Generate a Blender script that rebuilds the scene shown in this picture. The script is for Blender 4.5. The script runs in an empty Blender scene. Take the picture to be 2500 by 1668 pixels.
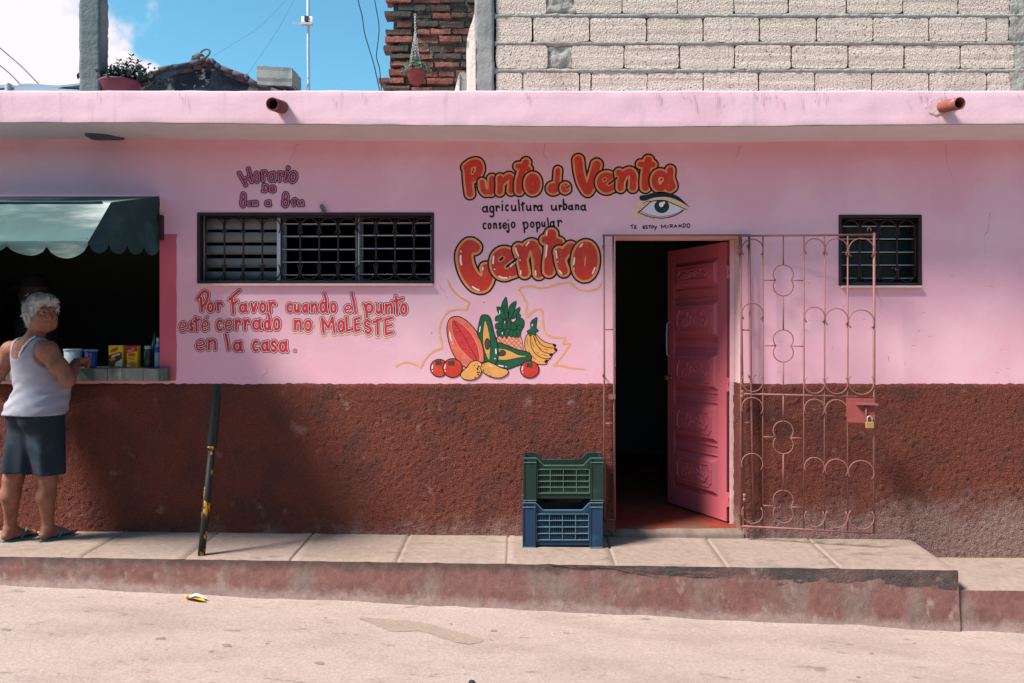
import bpy, bmesh, math, random
import numpy as np
from mathutils import Vector, Matrix, Quaternion, noise as mnoise
random.seed(7)
R = math.radians
sc = bpy.context.scene
C = sc.collection

# ---------------------------------------------------------------- camera
F, D, CX, CY, EZ = 1962.0, 5.527, 1266.0, 820.0, 1.70    # focal length in px of the 2500 px photo, distance to wall, eye height
cam = bpy.data.cameras.new('camera')
cam.sensor_width = 36; cam.lens = F/2500*36
cam.shift_x = (1250-CX)/2500; cam.shift_y = (CY-834)/2500
cam.clip_start = .05; cam.clip_end = 500
camo = bpy.data.objects.new('camera', cam); C.objects.link(camo)
camo.location = (0, -D, EZ); camo.rotation_euler = (R(90), 0, 0)
sc.camera = camo

# ---------------------------------------------------------------- light
SUN_V = Vector((.96, .45, -1.28)).normalized()           # the way the light travels
SUN_E, SUN_ANGLE = 5.0, 15.0
EXPOSURE = 0.9
SKY_STRENGTH = 0.12
sun = bpy.data.lights.new('sun', 'SUN'); sun.energy = SUN_E; sun.angle = R(SUN_ANGLE); sun.color = (1, .95, .88)
suno = bpy.data.objects.new('sun', sun); C.objects.link(suno)
suno.rotation_euler = SUN_V.to_track_quat('-Z', 'Y').to_euler()
sc.view_settings.view_transform = 'Standard'; sc.view_settings.look = 'None'
sc.view_settings.exposure = EXPOSURE; sc.view_settings.gamma = 1
sc.cycles.max_bounces = 6; sc.cycles.diffuse_bounces = 4

w = bpy.data.worlds.new('World'); sc.world = w; w.use_nodes = True
nt = w.node_tree; nt.nodes.clear()
def wn(t, **k):
    n = nt.nodes.new(t)
    for a, b in k.items(): setattr(n, a, b)
    return n
sky = wn('ShaderNodeTexSky', sky_type='NISHITA', sun_disc=False)
sky.sun_elevation = math.asin(-SUN_V.z); sky.sun_rotation = math.atan2(-SUN_V.x, -SUN_V.y)
sky.altitude = 0; sky.air_density = 1.0; sky.dust_density = .4; sky.ozone_density = 2.5
tc = wn('ShaderNodeTexCoord')
def wmath(op, a, b=None):
    n = wn('ShaderNodeMath', operation=op)
    for i, v in enumerate((a, b)):
        if v is None: continue
        if isinstance(v, (int, float)): n.inputs[i].default_value = v
        else: nt.links.new(v, n.inputs[i])
    return n.outputs[0]
def skydir(px, py): return Vector((px-CX, F, CY-py)).normalized()
noi = wn('ShaderNodeTexNoise'); noi.inputs['Scale'].default_value = 9; noi.inputs['Detail'].default_value = 7; noi.inputs['Roughness'].default_value = .55
nt.links.new(tc.outputs['Generated'], noi.inputs['Vector'])
cov = None
for px, py, r in ((-40, 190, .175), (120, 170, .085), (-60, 20, .08), (300, 190, .04), (345, 195, .032), (275, 190, .03), (-700, 250, .3), (3300, 200, .3), (-900, -600, .35), (1500, -2600, .4)):
    d = skydir(px, py)
    vm = wn('ShaderNodeVectorMath', operation='DISTANCE'); nt.links.new(tc.outputs['Generated'], vm.inputs[0]); vm.inputs[1].default_value = d
    b = wmath('SUBTRACT', 1.0, wmath('DIVIDE', vm.outputs['Value'], r))
    b = wmath('MULTIPLY', b, min(1.0, r/.07+.25))
    cov = b if cov is None else wmath('MAXIMUM', cov, b)
cl = wmath('ADD', cov, wmath('MULTIPLY', wmath('SUBTRACT', noi.outputs['Fac'], .5), 1.3))
ramp = wn('ShaderNodeMapRange', interpolation_type='SMOOTHSTEP'); nt.links.new(cl, ramp.inputs['Value'])
ramp.inputs['From Min'].default_value = 0.02; ramp.inputs['From Max'].default_value = .22
tint = wn('ShaderNodeMix', data_type='RGBA', blend_type='MULTIPLY'); tint.inputs['Factor'].default_value = 1
nt.links.new(sky.outputs[0], tint.inputs['A']); tint.inputs['B'].default_value = (.56, .97, .90, 1)
mix = wn('ShaderNodeMix', data_type='RGBA')
nt.links.new(ramp.outputs[0], mix.inputs['Factor']); nt.links.new(tint.outputs['Result'], mix.inputs['A'])
mix.inputs['B'].default_value = (4.7, 4.3, 4.5, 1)
bg = wn('ShaderNodeBackground'); bg.inputs['Strength'].default_value = SKY_STRENGTH
out = wn('ShaderNodeOutputWorld')
nt.links.new(mix.outputs['Result'], bg.inputs['Color']); nt.links.new(bg.outputs[0], out.inputs[0])

# ---------------------------------------------------------------- helpers
def P(px, py, y=0.0):
    """photo pixel -> point on the plane that lies y metres behind the shop wall"""
    d = D+y
    return Vector(((px-CX)*d/F, y, EZ+(CY-py)*d/F))
def lin(c):
    return tuple(((v/255+.055)/1.055)**2.4 if v > 10 else v/255/12.92 for v in c)
MATS = {}
def mat(name, rgb, rough=.8, var=.12, vs=6, bump=0, bs=60, bd=.01, rgb2=None, s2=3, lo=.5, hi=.6, rgb3=None, s3=3, lo3=.55, hi3=.62,
        metal=0, spec=.3, st=(1, 1, 1), st2=(1, 1, 1), vor=False, bump2=0, bs2=8, trans=0, alpha=1, dirt=None):
    m = bpy.data.materials.new(name); m.use_nodes = True; MATS[name] = m
    n = m.node_tree; L = n.links; b = n.nodes['Principled BSDF']
    b.inputs['Roughness'].default_value = rough; b.inputs['Metallic'].default_value = metal
    b.inputs['Specular IOR Level'].default_value = spec
    b.inputs['Transmission Weight'].default_value = trans; b.inputs['Alpha'].default_value = alpha
    t = n.nodes.new('ShaderNodeTexCoord')
    def mp(s):
        k = n.nodes.new('ShaderNodeMapping'); L.new(t.outputs['Object'], k.inputs[0]); k.inputs['Scale'].default_value = s; return k.outputs[0]
    def noi(s, det=6, vec=None, ro=.6):
        k = n.nodes.new('ShaderNodeTexNoise'); k.inputs['Scale'].default_value = s; k.inputs['Detail'].default_value = det; k.inputs['Roughness'].default_value = ro
        L.new(vec if vec is not None else mp(st), k.inputs['Vector']); return k.outputs['Fac']
    def rng(v, a, bb, c, d, smooth=False):
        k = n.nodes.new('ShaderNodeMapRange'); L.new(v, k.inputs[0])
        if smooth: k.interpolation_type = 'SMOOTHSTEP'
        for i, q in enumerate((a, bb, c, d)): k.inputs[i+1].default_value = q
        return k.outputs[0]
    def mixc(f, a, bb, bt='MIX'):
        k = n.nodes.new('ShaderNodeMix'); k.data_type = 'RGBA'; k.blend_type = bt
        if isinstance(f, float): k.inputs['Factor'].default_value = f
        else: L.new(f, k.inputs['Factor'])
        for nm, v in (('A', a), ('B', bb)):
            if isinstance(v, tuple): k.inputs[nm].default_value = (*v[:3], 1)
            else: L.new(v, k.inputs[nm])
        return k.outputs['Result']
    col = lin(rgb)
    if rgb2: col = mixc(rng(noi(s2, 8, mp(st2)), lo, hi, 0, 1, True), col, lin(rgb2))
    if rgb3: col = mixc(rng(noi(s3, 8, mp(st2)), lo3, hi3, 0, 1, True), col, lin(rgb3))
    for dc, dz, dr, ds, dsl, up in (dirt or ()):   # dust splashed up from the ground line, or grime run down from an edge
        sp = n.nodes.new('ShaderNodeSeparateXYZ'); L.new(t.outputs['Object'], sp.inputs[0])
        k = n.nodes.new('ShaderNodeMath'); k.operation = 'MULTIPLY_ADD'; L.new(sp.outputs[0], k.inputs[0]); k.inputs[1].default_value = dsl; L.new(sp.outputs[2], k.inputs[2])
        k2 = n.nodes.new('ShaderNodeMath'); k2.operation = 'MULTIPLY_ADD'; L.new(noi(ds, 9, None, .7), k2.inputs[0]); k2.inputs[1].default_value = -dr*3.2*up; L.new(k.outputs[0], k2.inputs[2])
        e0, e1 = (dz-dr*2.1, dz-dr*.8) if up > 0 else (dz+dr*.8, dz+dr*2.1)
        col = mixc(rng(k2.outputs[0], e0, e1, 1 if up > 0 else 0, 0 if up > 0 else 1, True), col, lin(dc))
    g = n.nodes.new('ShaderNodeCombineColor'); v = rng(noi(vs), .25, .75, 1-var, 1+var)
    for i in range(3): L.new(v, g.inputs[i])
    col = mixc(1.0, col, g.outputs[0], 'MULTIPLY')
    L.new(col, b.inputs['Base Color'])
    nrm = None
    for s, sc_, dd in ((bump2, bs2, bd*4), (bump, bs, bd)):
        if not s: continue
        k = n.nodes.new('ShaderNodeBump'); k.inputs['Strength'].default_value = s; k.inputs['Distance'].default_value = dd
        if vor and sc_ == bs:
            vo = n.nodes.new('ShaderNodeTexVoronoi'); vo.inputs['Scale'].default_value = sc_; L.new(mp(st), vo.inputs['Vector']); L.new(vo.outputs['Distance'], k.inputs['Height'])
        else: L.new(noi(sc_, 5), k.inputs['Height'])
        if nrm: L.new(nrm, k.inputs['Normal'])
        nrm = k.outputs[0]
    if nrm: L.new(nrm, b.inputs['Normal'])
    return m

def origin(o):
    v = Vector((0, 0, 0))
    while o is not None: v = v+o.location; o = o.parent
    return v
def link_mesh(name, me, m, parent=None, smooth=False):
    if m is not None:
        for q in (m if isinstance(m, (list, tuple)) else [m]): me.materials.append(q)
    o = bpy.data.objects.new(name, me); C.objects.link(o)
    if parent is not None:
        me.transform(Matrix.Translation(-origin(parent))); o.parent = parent
    if smooth: me.polygons.foreach_set('use_smooth', [True]*len(me.polygons))
    me.update()
    return o
def obj(name, bm, m, parent=None, smooth=False):
    me = bpy.data.meshes.new(name); bmesh.ops.recalc_face_normals(bm, faces=bm.faces[:]) if smooth is not None else None
    bm.to_mesh(me); bm.free()
    return link_mesh(name, me, m, parent, bool(smooth))
def mesh(name, verts, faces, m, parent=None, smooth=False, mi=None):
    me = bpy.data.meshes.new(name); me.from_pydata([tuple(v) for v in verts], [], [tuple(f) for f in faces])
    if mi is not None: me.polygons.foreach_set('material_index', mi)
    return link_mesh(name, me, m, parent, smooth)
def tag(o, label=None, cat=None, group=None, kind=None):
    if label: o['label'] = label
    if cat: o['category'] = cat
    if group: o['group'] = group
    if kind: o['kind'] = kind
    return o
def thing(name, label, cat, loc=(0, 0, 0), group=None):
    o = bpy.data.objects.new(name, None); C.objects.link(o); o.location = loc; o.empty_display_size = .1
    return tag(o, label, cat, group)
def B(): return bmesh.new()
def box(bm, x0, x1, y0, y1, z0, z1, M=None, bev=0):
    co = [(x0, y0, z0), (x1, y0, z0), (x1, y1, z0), (x0, y1, z0), (x0, y0, z1), (x1, y0, z1), (x1, y1, z1), (x0, y1, z1)]
    vs = [bm.verts.new(M @ Vector(c) if M is not None else c) for c in co]
    fs = [bm.faces.new([vs[i] for i in f]) for f in ((0, 3, 2, 1), (4, 5, 6, 7), (0, 1, 5, 4), (1, 2, 6, 5), (2, 3, 7, 6), (3, 0, 4, 7))]
    if bev:
        es = list({e for f in fs for e in f.edges})
        bmesh.ops.bevel(bm, geom=es, offset=bev, segments=2, affect='EDGES', profile=.6)
    return vs
def tube(bm, pts, r, n=8, caps=True, flat=1.0):
    pts = [Vector(p) for p in pts]; rs = r if isinstance(r, (list, tuple)) else [r]*len(pts)
    rings = []; up = None
    for i, p in enumerate(pts):
        t = (pts[min(i+1, len(pts)-1)]-pts[max(i-1, 0)])
        t = t.normalized() if t.length > 1e-9 else Vector((0, 0, 1))
        if up is None:
            up = t.orthogonal().normalized() if abs(t.y) > .9 else Vector((0, 1, 0))
        up = (up-t*up.dot(t)); up = up.normalized() if up.length > 1e-6 else t.orthogonal().normalized()
        sd = t.cross(up)
        rings.append([bm.verts.new(p+(up*math.cos(2*math.pi*k/n)+sd*math.sin(2*math.pi*k/n)*flat)*rs[i]) for k in range(n)])
    for a, b in zip(rings, rings[1:]):
        for k in range(n): bm.faces.new((a[k], a[(k+1) % n], b[(k+1) % n], b[k]))
    if caps and n > 2:
        bm.faces.new(rings[0][::-1]); bm.faces.new(rings[-1])
    return rings
def lathe(bm, c, prof, n=20, axis=None, caps=True):
    """prof: (radius, height) pairs around an axis through c"""
    q = Vector((0, 0, 1)).rotation_difference(Vector(axis)) if axis is not None else Quaternion()
    rings = []
    for r, h in prof:
        rings.append([bm.verts.new(Vector(c)+q @ Vector((r*math.cos(2*math.pi*k/n), r*math.sin(2*math.pi*k/n), h))) for k in range(n)])
    for a, b in zip(rings, rings[1:]):
        for k in range(n): bm.faces.new((a[k], a[(k+1) % n], b[(k+1) % n], b[k]))
    if caps:
        bm.faces.new(rings[0][::-1]); bm.faces.new(rings[-1])
def prism(bm, poly, off):
    """closed outline of 3-D points pushed by the vector off"""
    a = [bm.verts.new(p) for p in poly]; b = [bm.verts.new(Vector(p)+Vector(off)) for p in poly]
    bm.faces.new(a); bm.faces.new(b[::-1])
    for i in range(len(a)):
        j = (i+1) % len(a); bm.faces.new((a[j], a[i], b[i], b[j]))
def fbm(x, y, z=0, o=4): return mnoise.fractal(Vector((x, y, z)), 1.0, 2.0, o)
def cat(pts, k=6, closed=False):
    """Catmull-Rom through 2-D or 3-D points"""
    pts = [np.array(p, float) for p in pts]; n = len(pts)
    if n < 3 and not closed: return pts
    res = []
    rng_ = range(n if closed else n-1)
    for i in rng_:
        if closed: p0, p1, p2, p3 = pts[i-1], pts[i], pts[(i+1) % n], pts[(i+2) % n]
        else: p0, p1, p2, p3 = pts[max(i-1, 0)], pts[i], pts[i+1], pts[min(i+2, n-1)]
        for j in range(k):
            t = j/k
            res.append(.5*((2*p1)+(-p0+p2)*t+(2*p0-5*p1+4*p2-p3)*t*t+(-p0+3*p1-3*p2+p3)*t**3))
    if not closed: res.append(pts[-1])
    return res

# ---------------------------------------------------------------- flat painting: strokes and outlines -> filled sheets on the wall
class Sheet:
    """a scalar field in photo pixels over a patch of wall; positive is painted"""
    def __init__(s, x0, y0, x1, y1, h):
        s.h = h; s.xs = np.arange(x0, x1+h, h); s.ys = np.arange(y0, y1+h, h)
        s.X, s.Y = np.meshgrid(s.xs, s.ys)
    def blank(s): return np.full(s.X.shape, -99.0)
    def stroke(s, pts, r, f=None):
        f = s.blank() if f is None else f
        rs = r if isinstance(r, (list, tuple, np.ndarray)) else [r]*len(pts)
        if len(pts) == 1: pts = list(pts)*2; rs = list(rs)*2
        for (a, b, ra, rb) in zip(pts, pts[1:], rs, rs[1:]):
            m = max(ra, rb)+14
            i0, i1 = np.searchsorted(s.xs, [min(a[0], b[0])-m, max(a[0], b[0])+m]); j0, j1 = np.searchsorted(s.ys, [min(a[1], b[1])-m, max(a[1], b[1])+m])
            if i1 <= i0 or j1 <= j0: continue
            X = s.X[j0:j1, i0:i1]; Y = s.Y[j0:j1, i0:i1]
            dx, dy = b[0]-a[0], b[1]-a[1]; q = dx*dx+dy*dy
            t = np.clip(((X-a[0])*dx+(Y-a[1])*dy)/q, 0, 1) if q > 1e-9 else 0*X
            v = ra+(rb-ra)*t-np.hypot(X-a[0]-t*dx, Y-a[1]-t*dy)
            f[j0:j1, i0:i1] = np.maximum(f[j0:j1, i0:i1], v)
        return f
    def poly(s, pts):
        pts = np.array(pts, float); d = np.full(s.X.shape, 1e9); ins = np.zeros(s.X.shape, bool)
        for a, b in zip(pts, np.roll(pts, -1, 0)):
            dx, dy = b-a; q = dx*dx+dy*dy+1e-12
            t = np.clip(((s.X-a[0])*dx+(s.Y-a[1])*dy)/q, 0, 1)
            d = np.minimum(d, np.hypot(s.X-a[0]-t*dx, s.Y-a[1]-t*dy))
            c = ((a[1] > s.Y) != (b[1] > s.Y))
            with np.errstate(divide='ignore', invalid='ignore'):
                xi = a[0]+(s.Y-a[1])*dx/(dy if dy else 1e-12)
            ins ^= c & (s.X < xi)
        return np.where(ins, d, -d)
    def ell(s, cx, cy, rx, ry):
        return (1-np.hypot((s.X-cx)/rx, (s.Y-cy)/ry))*min(rx, ry)
    def faces(s, f, yoff, V, Fc, MI, mi):
        """marching squares; runs of full cells become one quad"""
        f = f.copy(); f[0, :] = f[-1, :] = -1; f[:, 0] = f[:, -1] = -1
        f[np.abs(f) < 1e-6] = 1e-6
        ins = f > 0
        cnt = ins[:-1, :-1].astype(int)+ins[:-1, 1:]+ins[1:, 1:]+ins[1:, :-1]
        def add(pl):
            i0 = len(V)
            for x, y in pl: V.append(P(x, y, yoff))
            Fc.append(tuple(range(i0+len(pl)-1, i0-1, -1))); MI.append(mi)
        for j in range(cnt.shape[0]):
            row = cnt[j]; nz = np.nonzero(row)[0]; k = 0
            while k < len(nz):
                i = nz[k]
                if row[i] == 4:
                    e = i
                    while e+1 < len(row) and row[e+1] == 4: e += 1; k += 1
                    add([(s.xs[i], s.ys[j]), (s.xs[e+1], s.ys[j]), (s.xs[e+1], s.ys[j+1]), (s.xs[i], s.ys[j+1])])
                else:
                    cs = [(i, j), (i+1, j), (i+1, j+1), (i, j+1)]; pl = []
                    for q in range(4):
                        (a, b), (c, d) = cs[q], cs[(q+1) % 4]
                        va, vb = f[b, a], f[d, c]
                        if va > 0: pl.append((s.xs[a], s.ys[b]))
                        if (va > 0) != (vb > 0):
                            t = va/(va-vb); pl.append((s.xs[a]+(s.xs[c]-s.xs[a])*t, s.ys[b]+(s.ys[d]-s.ys[b])*t))
                    if len(pl) > 2: add(pl)
                k += 1
def paint(name, layers, parent, base=-.0008, step=.00012):
    """layers: (sheet, field, material) from the wall outwards -> one mesh"""
    V, Fc, MI, ms = [], [], [], []
    for k, (s, f, m) in enumerate(layers):
        if m not in ms: ms.append(m)
        s.faces(f, base-step*k, V, Fc, MI, ms.index(m))
    return mesh(name, V, Fc, ms, parent, mi=MI)

def ell_pts(cx, cy, rx, ry, a0=0, a1=360, n=20, tilt=0):
    t = np.radians(np.linspace(a0, a1, n)); x = rx*np.cos(t); y = ry*np.sin(t); k = R(tilt)
    return [(cx+a*math.cos(k)-b*math.sin(k), cy+a*math.sin(k)+b*math.cos(k)) for a, b in zip(x, y)]
E_ = ell_pts
GL = {  # centre lines in a unit box, y down
 'o': [E_(.5, .5, .5, .5)], 'c': [E_(.52, .5, .5, .5, -50, -310)], 'O': [E_(.5, .5, .5, .5)],
 'e': [cat([(.1, .56), (.55, .5), (.92, .38), (.8, .1), (.48, 0), (.12, .2), (0, .55), (.14, .88), (.5, 1), (.95, .82)])],
 'a': [E_(.4, .56, .4, .44), [(.84, .04), (.82, .5), (.84, .85), (1, 1)]],
 'n': [[(.06, .02), (.1, .5), (.1, 1)], cat([(.1, .42), (.4, .08), (.74, .06), (.92, .35), (.95, 1)])],
 'm': [[(.04, .05), (.06, 1)], cat([(.06, .4), (.25, .05), (.45, .15), (.5, .95)]), cat([(.5, .4), (.7, .05), (.92, .15), (.97, .95)])],
 'u': [cat([(.02, 0), (.05, .6), (.2, .95), (.5, .98), (.8, .7)]), [(.86, .02), (.86, .6), (.92, .8), (1, 1)]],
 'r': [[(.05, .06), (.16, .5), (.18, 1)], cat([(.18, .5), (.45, .12), (.75, .06), (1, .3)])],
 's': [cat([(.95, .16), (.6, 0), (.2, .1), (.12, .34), (.5, .5), (.9, .68), (.85, .92), (.45, 1), (.02, .86)])],
 't': [[(.36, 0), (.46, .5), (.5, 1)], [(0, .3), (.45, .25), (1, .12)]],
 'l': [[(.1, 0), (.5, .45), (.7, .8), (.85, 1)]], 'i': [[(.5, .34), (.5, 1)], [(.5, .03)]], 'd': [E_(.38, .73, .38, .27), [(.55, 0), (.82, .3), (.84, .8), (1, 1)]],
 'p': [[(.05, .05), (.3, .5), (.34, 1)], E_(.6, .34, .38, .3)], 'v': [[(.05, 0), (.45, 1)], [(.98, 0), (.5, 1)]],
 'g': [E_(.45, .28, .42, .27), cat([(.88, .05), (.88, .5), (.84, .85), (.5, 1), (.1, .9)])], 'b': [[(.1, 0), (.14, 1)], E_(.55, .72, .42, .27)],
 'j': [cat([(.6, .32), (.68, .65), (.78, .86), (.5, 1), (.08, .86)]), [(.52, .02)]],
 'P': [cat([(0, .4), (.3, .16), (.65, 0), (.98, .12), (.9, .42), (.66, .66), (.5, .78)]), [(.34, .34), (.36, .6), (.42, 1)]],
 'F': [[(.08, .42), (.98, .05)], [(.3, .36), (.4, .7), (.44, 1)], [(.42, .62), (.78, .48)]],
 'H': [[(0, .2), (.45, 1)], [(.55, 0), (.95, .85)], [(.3, .62), (.75, .5)]],
 'D': [[(.25, .02), (.2, .9)], cat([(0, .95), (.4, 1), (.85, .8), (1, .4), (.75, .06), (.2, 0)])],
 'M': [[(.05, .05), (.18, 1)], [(.05, .05), (.52, .66)], [(.52, .66), (.84, 0)], [(.84, 0), (1, .95)]],
 'L': [[(.1, 0), (.2, .98)], [(.2, .98), (1, .86)]], 'E': [[(.1, .1), (.2, 1)], [(.1, .1), (.95, 0)], [(.15, .52), (.85, .44)], [(.2, 1), (1, .88)]],
 'S': [cat([(.82, .12), (.5, 0), (.12, .14), (.2, .4), (.7, .55), (.98, .76), (.6, 1), (.2, .84)])],
 'T': [[(.5, .1), (.55, 1)], [(0, .26), (.5, .16), (1, .06)]], 'Y': [[(0, 0), (.5, .5)], [(1, .05), (.2, 1)]],
 'I': [[(.5, 0), (.5, 1)]], 'R': [[(.15, .1), (.2, 1)], cat([(0, .1), (.5, 0), (.9, .2), (.7, .5), (.2, .6)]), [(.4, .58), (1, .9)]],
 'A': [[(.45, 0), (0, 1)], [(.45, 0), (1, .9)], [(.2, .66), (.8, .6)]], 'N': [[(.05, .1), (.1, 1)], [(.05, .1), (.85, .9)], [(.9, 0), (.85, .9)]],
 '8': [E_(.52, .26, .34, .26), E_(.46, .72, .46, .28)], '.': [[(.5, .5)]],
}
def glyph(ch, bb, inset, jit=0):
    x0, y0, x1, y1 = bb[0]+inset, bb[1]+inset, bb[2]-inset, bb[3]-inset
    return [[(x0+(x1-x0)*u, y0+(y1-y0)*v) for u, v in st] for st in GL[ch]]
def letters(name, items, sc_, ox, oy, rings, mats, h, parent, halo=None, base=-.0008, extra=None, cuts=()):
    """items: list of (strokes in zoom pixels, radius or list); rings: growth beyond the core, inner to outer, in zoom px"""
    tr = lambda p: (ox+p[0]/sc_, oy+p[1]/sc_)
    allp = [tr(p) for st, r in items for s_ in st for p in s_]
    mx = lambda r: max(mx(q) for q in r) if isinstance(r, (list, tuple)) else r
    m = (max(mx(r) for st, r in items)+sum(rings)+40)/sc_+2
    xs = [p[0] for p in allp]; ys = [p[1] for p in allp]
    s = Sheet(min(xs)-m, min(ys)-m, max(xs)+m, max(ys)+m, h)
    n = len(rings)+1; comp = [s.blank() for _ in range(n)]
    tot = np.cumsum([0]+list(rings))/sc_
    for st, r in items:
        f = s.blank()
        for k, s_ in enumerate(st):
            rr = r[k] if isinstance(r, (list, tuple)) and not (len(st) == 1 and len(r) == len(s_)) else r
            rr = [q/sc_ for q in rr] if isinstance(rr, (list, tuple)) else rr/sc_
            s.stroke([tr(p) for p in s_], rr, f)
        outer = f+tot[-1]
        for q in range(n-1): comp[q] = np.maximum(np.minimum(comp[q], -outer), f+tot[q])
        comp[n-1] = np.maximum(comp[n-1], outer)
    for pts, r, ring in cuts:
        c = s.stroke([tr(p) for p in pts], r/sc_)
        comp[0] = np.minimum(comp[0], -(c+ring/sc_))
        for q in range(1, n-1): comp[q] = np.minimum(comp[q], -c)
    lay = []
    if halo:
        for grow, m_, dx, dy in halo:
            g = comp[n-1]+grow/sc_; g = np.roll(np.roll(g, int(round(dy/sc_/h)), 0), int(round(dx/sc_/h)), 1)
            lay.append((s, g, m_))
    for q in range(n-1, -1, -1): lay.append((s, comp[q], mats[q]))
    if extra:
        g = s.blank()
        for pts, r in extra: s.stroke([tr(p) for p in pts], r/sc_, g)
        lay.append((s, g, mats[-1] if len(mats) > n else mats[0]))
    return paint(name, lay, parent, base)

# ---------------------------------------------------------------- materials of the place
pink = mat('pink_plaster', (227, 169, 182), .85, .05, 1.6, .25, 45, .004, (232, 181, 192), 1.1, .45, .62, (219, 156, 173), .7, .58, .72, bump2=.18, bs2=3)
fascia_m = mat('fascia_plaster', (222, 181, 191), .85, .05, 2, .25, 40, .004, (215, 171, 183), 1.3, .5, .7, (186, 156, 162), 9, .56, .78, st2=(1, 1, .08), bump2=.15, bs2=4)
soffit_m = mat('soffit_plaster', (206, 196, 198), .9, .07, 3, .3, 30, .006)
dado_m = mat('oxblood_stucco', (120, 61, 47), .9, .46, 85, 1.0, 95, .034, (104, 57, 48), 3.2, .46, .62, (140, 100, 92), 7, .6, .72, dirt=[((150, 116, 108), .34, .22, 5, -.05, 1)])
stripe_m = mat('red_stripe_paint', (198, 92, 108), .8, .1, 3, .2, 45, .004)
red_p = mat('red_mural_paint', (202, 56, 40), .6, .14, 22, .15, 45, .003, (214, 86, 62), 16, .52, .72, st2=(1, 1, .4))
redp2 = mat('rose_mural_paint', (200, 46, 50), .6, .12, 22, .15, 45, .003, (214, 82, 78), 18, .52, .72, st2=(1, 1, .4))
wine_p = mat('wine_mural_paint', (160, 30, 52), .6, .14, 22)
org_p = mat('ochre_mural_paint', (222, 142, 82), .6, .1, 22, .15, 45, .003, (228, 160, 112), 18, .5, .7)
blk_p = mat('black_mural_paint', (28, 20, 24), .55, .2, 20, .15, 45, .003, (58, 40, 44), 26, .56, .74, spec=.2)
navy_p = mat('navy_mural_paint', (24, 26, 44), .55, .2, 20, spec=.2)
pale_p = mat('pale_pink_mural_paint', (240, 206, 212), .6, .06, 22)
lilac_p = mat('lilac_mural_paint', (196, 172, 192), .6, .08, 22)
cream_p = mat('cream_mural_paint', (222, 172, 160), .6, .08, 22)
wht_p = mat('white_mural_paint', (244, 228, 228), .6, .05, 22)
grn_p = mat('green_mural_paint', (28, 88, 58), .6, .3, 26)
yel_p = mat('yellow_mural_paint', (226, 158, 84), .6, .1, 22)
line_p = mat('orange_line_paint', (226, 158, 98), .6, .16, 30)
sal_p = mat('salmon_mural_paint', (232, 124, 98), .6, .18, 16)
pine_p = mat('pineapple_mural_paint', (238, 152, 118), .6, .1, 20)
pulp_p = mat('papaya_pulp_paint', (214, 58, 62), .6, .14, 22)
brn_p = mat('brown_mural_paint', (92, 28, 26), .6, .1, 22)
pit_p = mat('pit_mural_paint', (78, 66, 56), .6, .2, 40)
skin_p = mat('beige_mural_paint', (234, 186, 154), .6, .12, 20)
eye_p = mat('eye_white_paint', (222, 204, 212), .6, .1, 12)
teal_p = mat('teal_iris_paint', (20, 62, 58), .6, .3, 60)
side_m = mat('pavement_concrete', (142, 122, 111), .9, .18, 24, .4, 90, .006, (138, 118, 107), 2.6, .42, .64, (108, 95, 86), 6, .56, .74, st2=(.5, 1.4, 1), bump2=.2, bs2=6)
street_m = mat('street_concrete', (158, 138, 130), .92, .2, 55, .5, 110, .006, (147, 127, 119), 2.6, .42, .66, (122, 107, 98), 12, .6, .7, st2=(.45, 1.1, 1), bump2=.25, bs2=10)
kerb_m = mat('painted_kerb', (122, 84, 77), .9, .26, 30, .35, 90, .006, (124, 103, 95), 4.6, .44, .66, (152, 126, 118), 13, .57, .72, st2=(1, 1, .45), bump2=.15, bs2=9, dirt=[((150, 126, 118), .055, .05, 9, .0475, 1), ((86, 68, 62), .262, .055, 7, .0144, -1)])
kerbtop_m = mat('kerb_lip', (106, 82, 75), .9, .26, 26, .6, 80, .008, (76, 68, 66), 3, .42, .6, (142, 124, 116), 11, .58, .74, bump2=.3, bs2=9)
dark_m = mat('dark_interior', (96, 106, 102), .95, .1, 4)
iron_m = mat('brown_painted_iron', (58, 40, 42), .6, .18, 30, .3, 120, .002, (84, 50, 44), 12, .6, .72)
gate_m = mat('gate_iron', (130, 84, 80), .6, .16, 18, .3, 120, .002, (140, 72, 50), 9, .6, .7)
frame_m = mat('dark_window_steel', (52, 34, 38), .6, .15, 20, .2, 90, .002)
alu_m = mat('weathered_aluminium', (114, 118, 120), .55, .1, 8, .1, 60, .002, (94, 99, 100), 4, .5, .7, metal=.35)
alu2_m = mat('pale_aluminium', (198, 196, 198), .5, .06, 8, metal=.2)
glass_m = mat('green_glass', (40, 62, 62), .15, .1, 4, spec=.6)
sill_m = mat('pale_sill', (204, 180, 178), .85, .1, 20)
jamb_m = mat('door_jamb_plaster', (222, 178, 178), .85, .08, 4, .3, 40, .004, (206, 160, 152), 3, .5, .7)
door_m = mat('pink_red_door', (186, 88, 98), .5, .1, 6, .15, 50, .002, (172, 86, 96), 3, .5, .65, spec=.4)
brass_m = mat('rusty_brass', (150, 84, 50), .5, .2, 20, metal=.4)
tile_m = mat('red_floor', (128, 52, 38), .6, .2, 8, .2, 20, .004, (104, 68, 56), 4, .5, .65)
marble_m = mat('grey_green_marble', (126, 128, 120), .5, .18, 12, .2, 20, .003, (78, 92, 82), 6, .45, .6, (168, 162, 158), 8, .54, .62, st2=(1, 1, .35))
spout_m = mat('terracotta_red_pipe', (112, 64, 68), .75, .14, 14, .2, 40, .003, (92, 52, 58), 6, .5, .65)
spout2_m = mat('weathered_red_pipe', (134, 72, 64), .75, .2, 14, .3, 40, .003, (176, 152, 148), 9, .58, .66)
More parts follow.
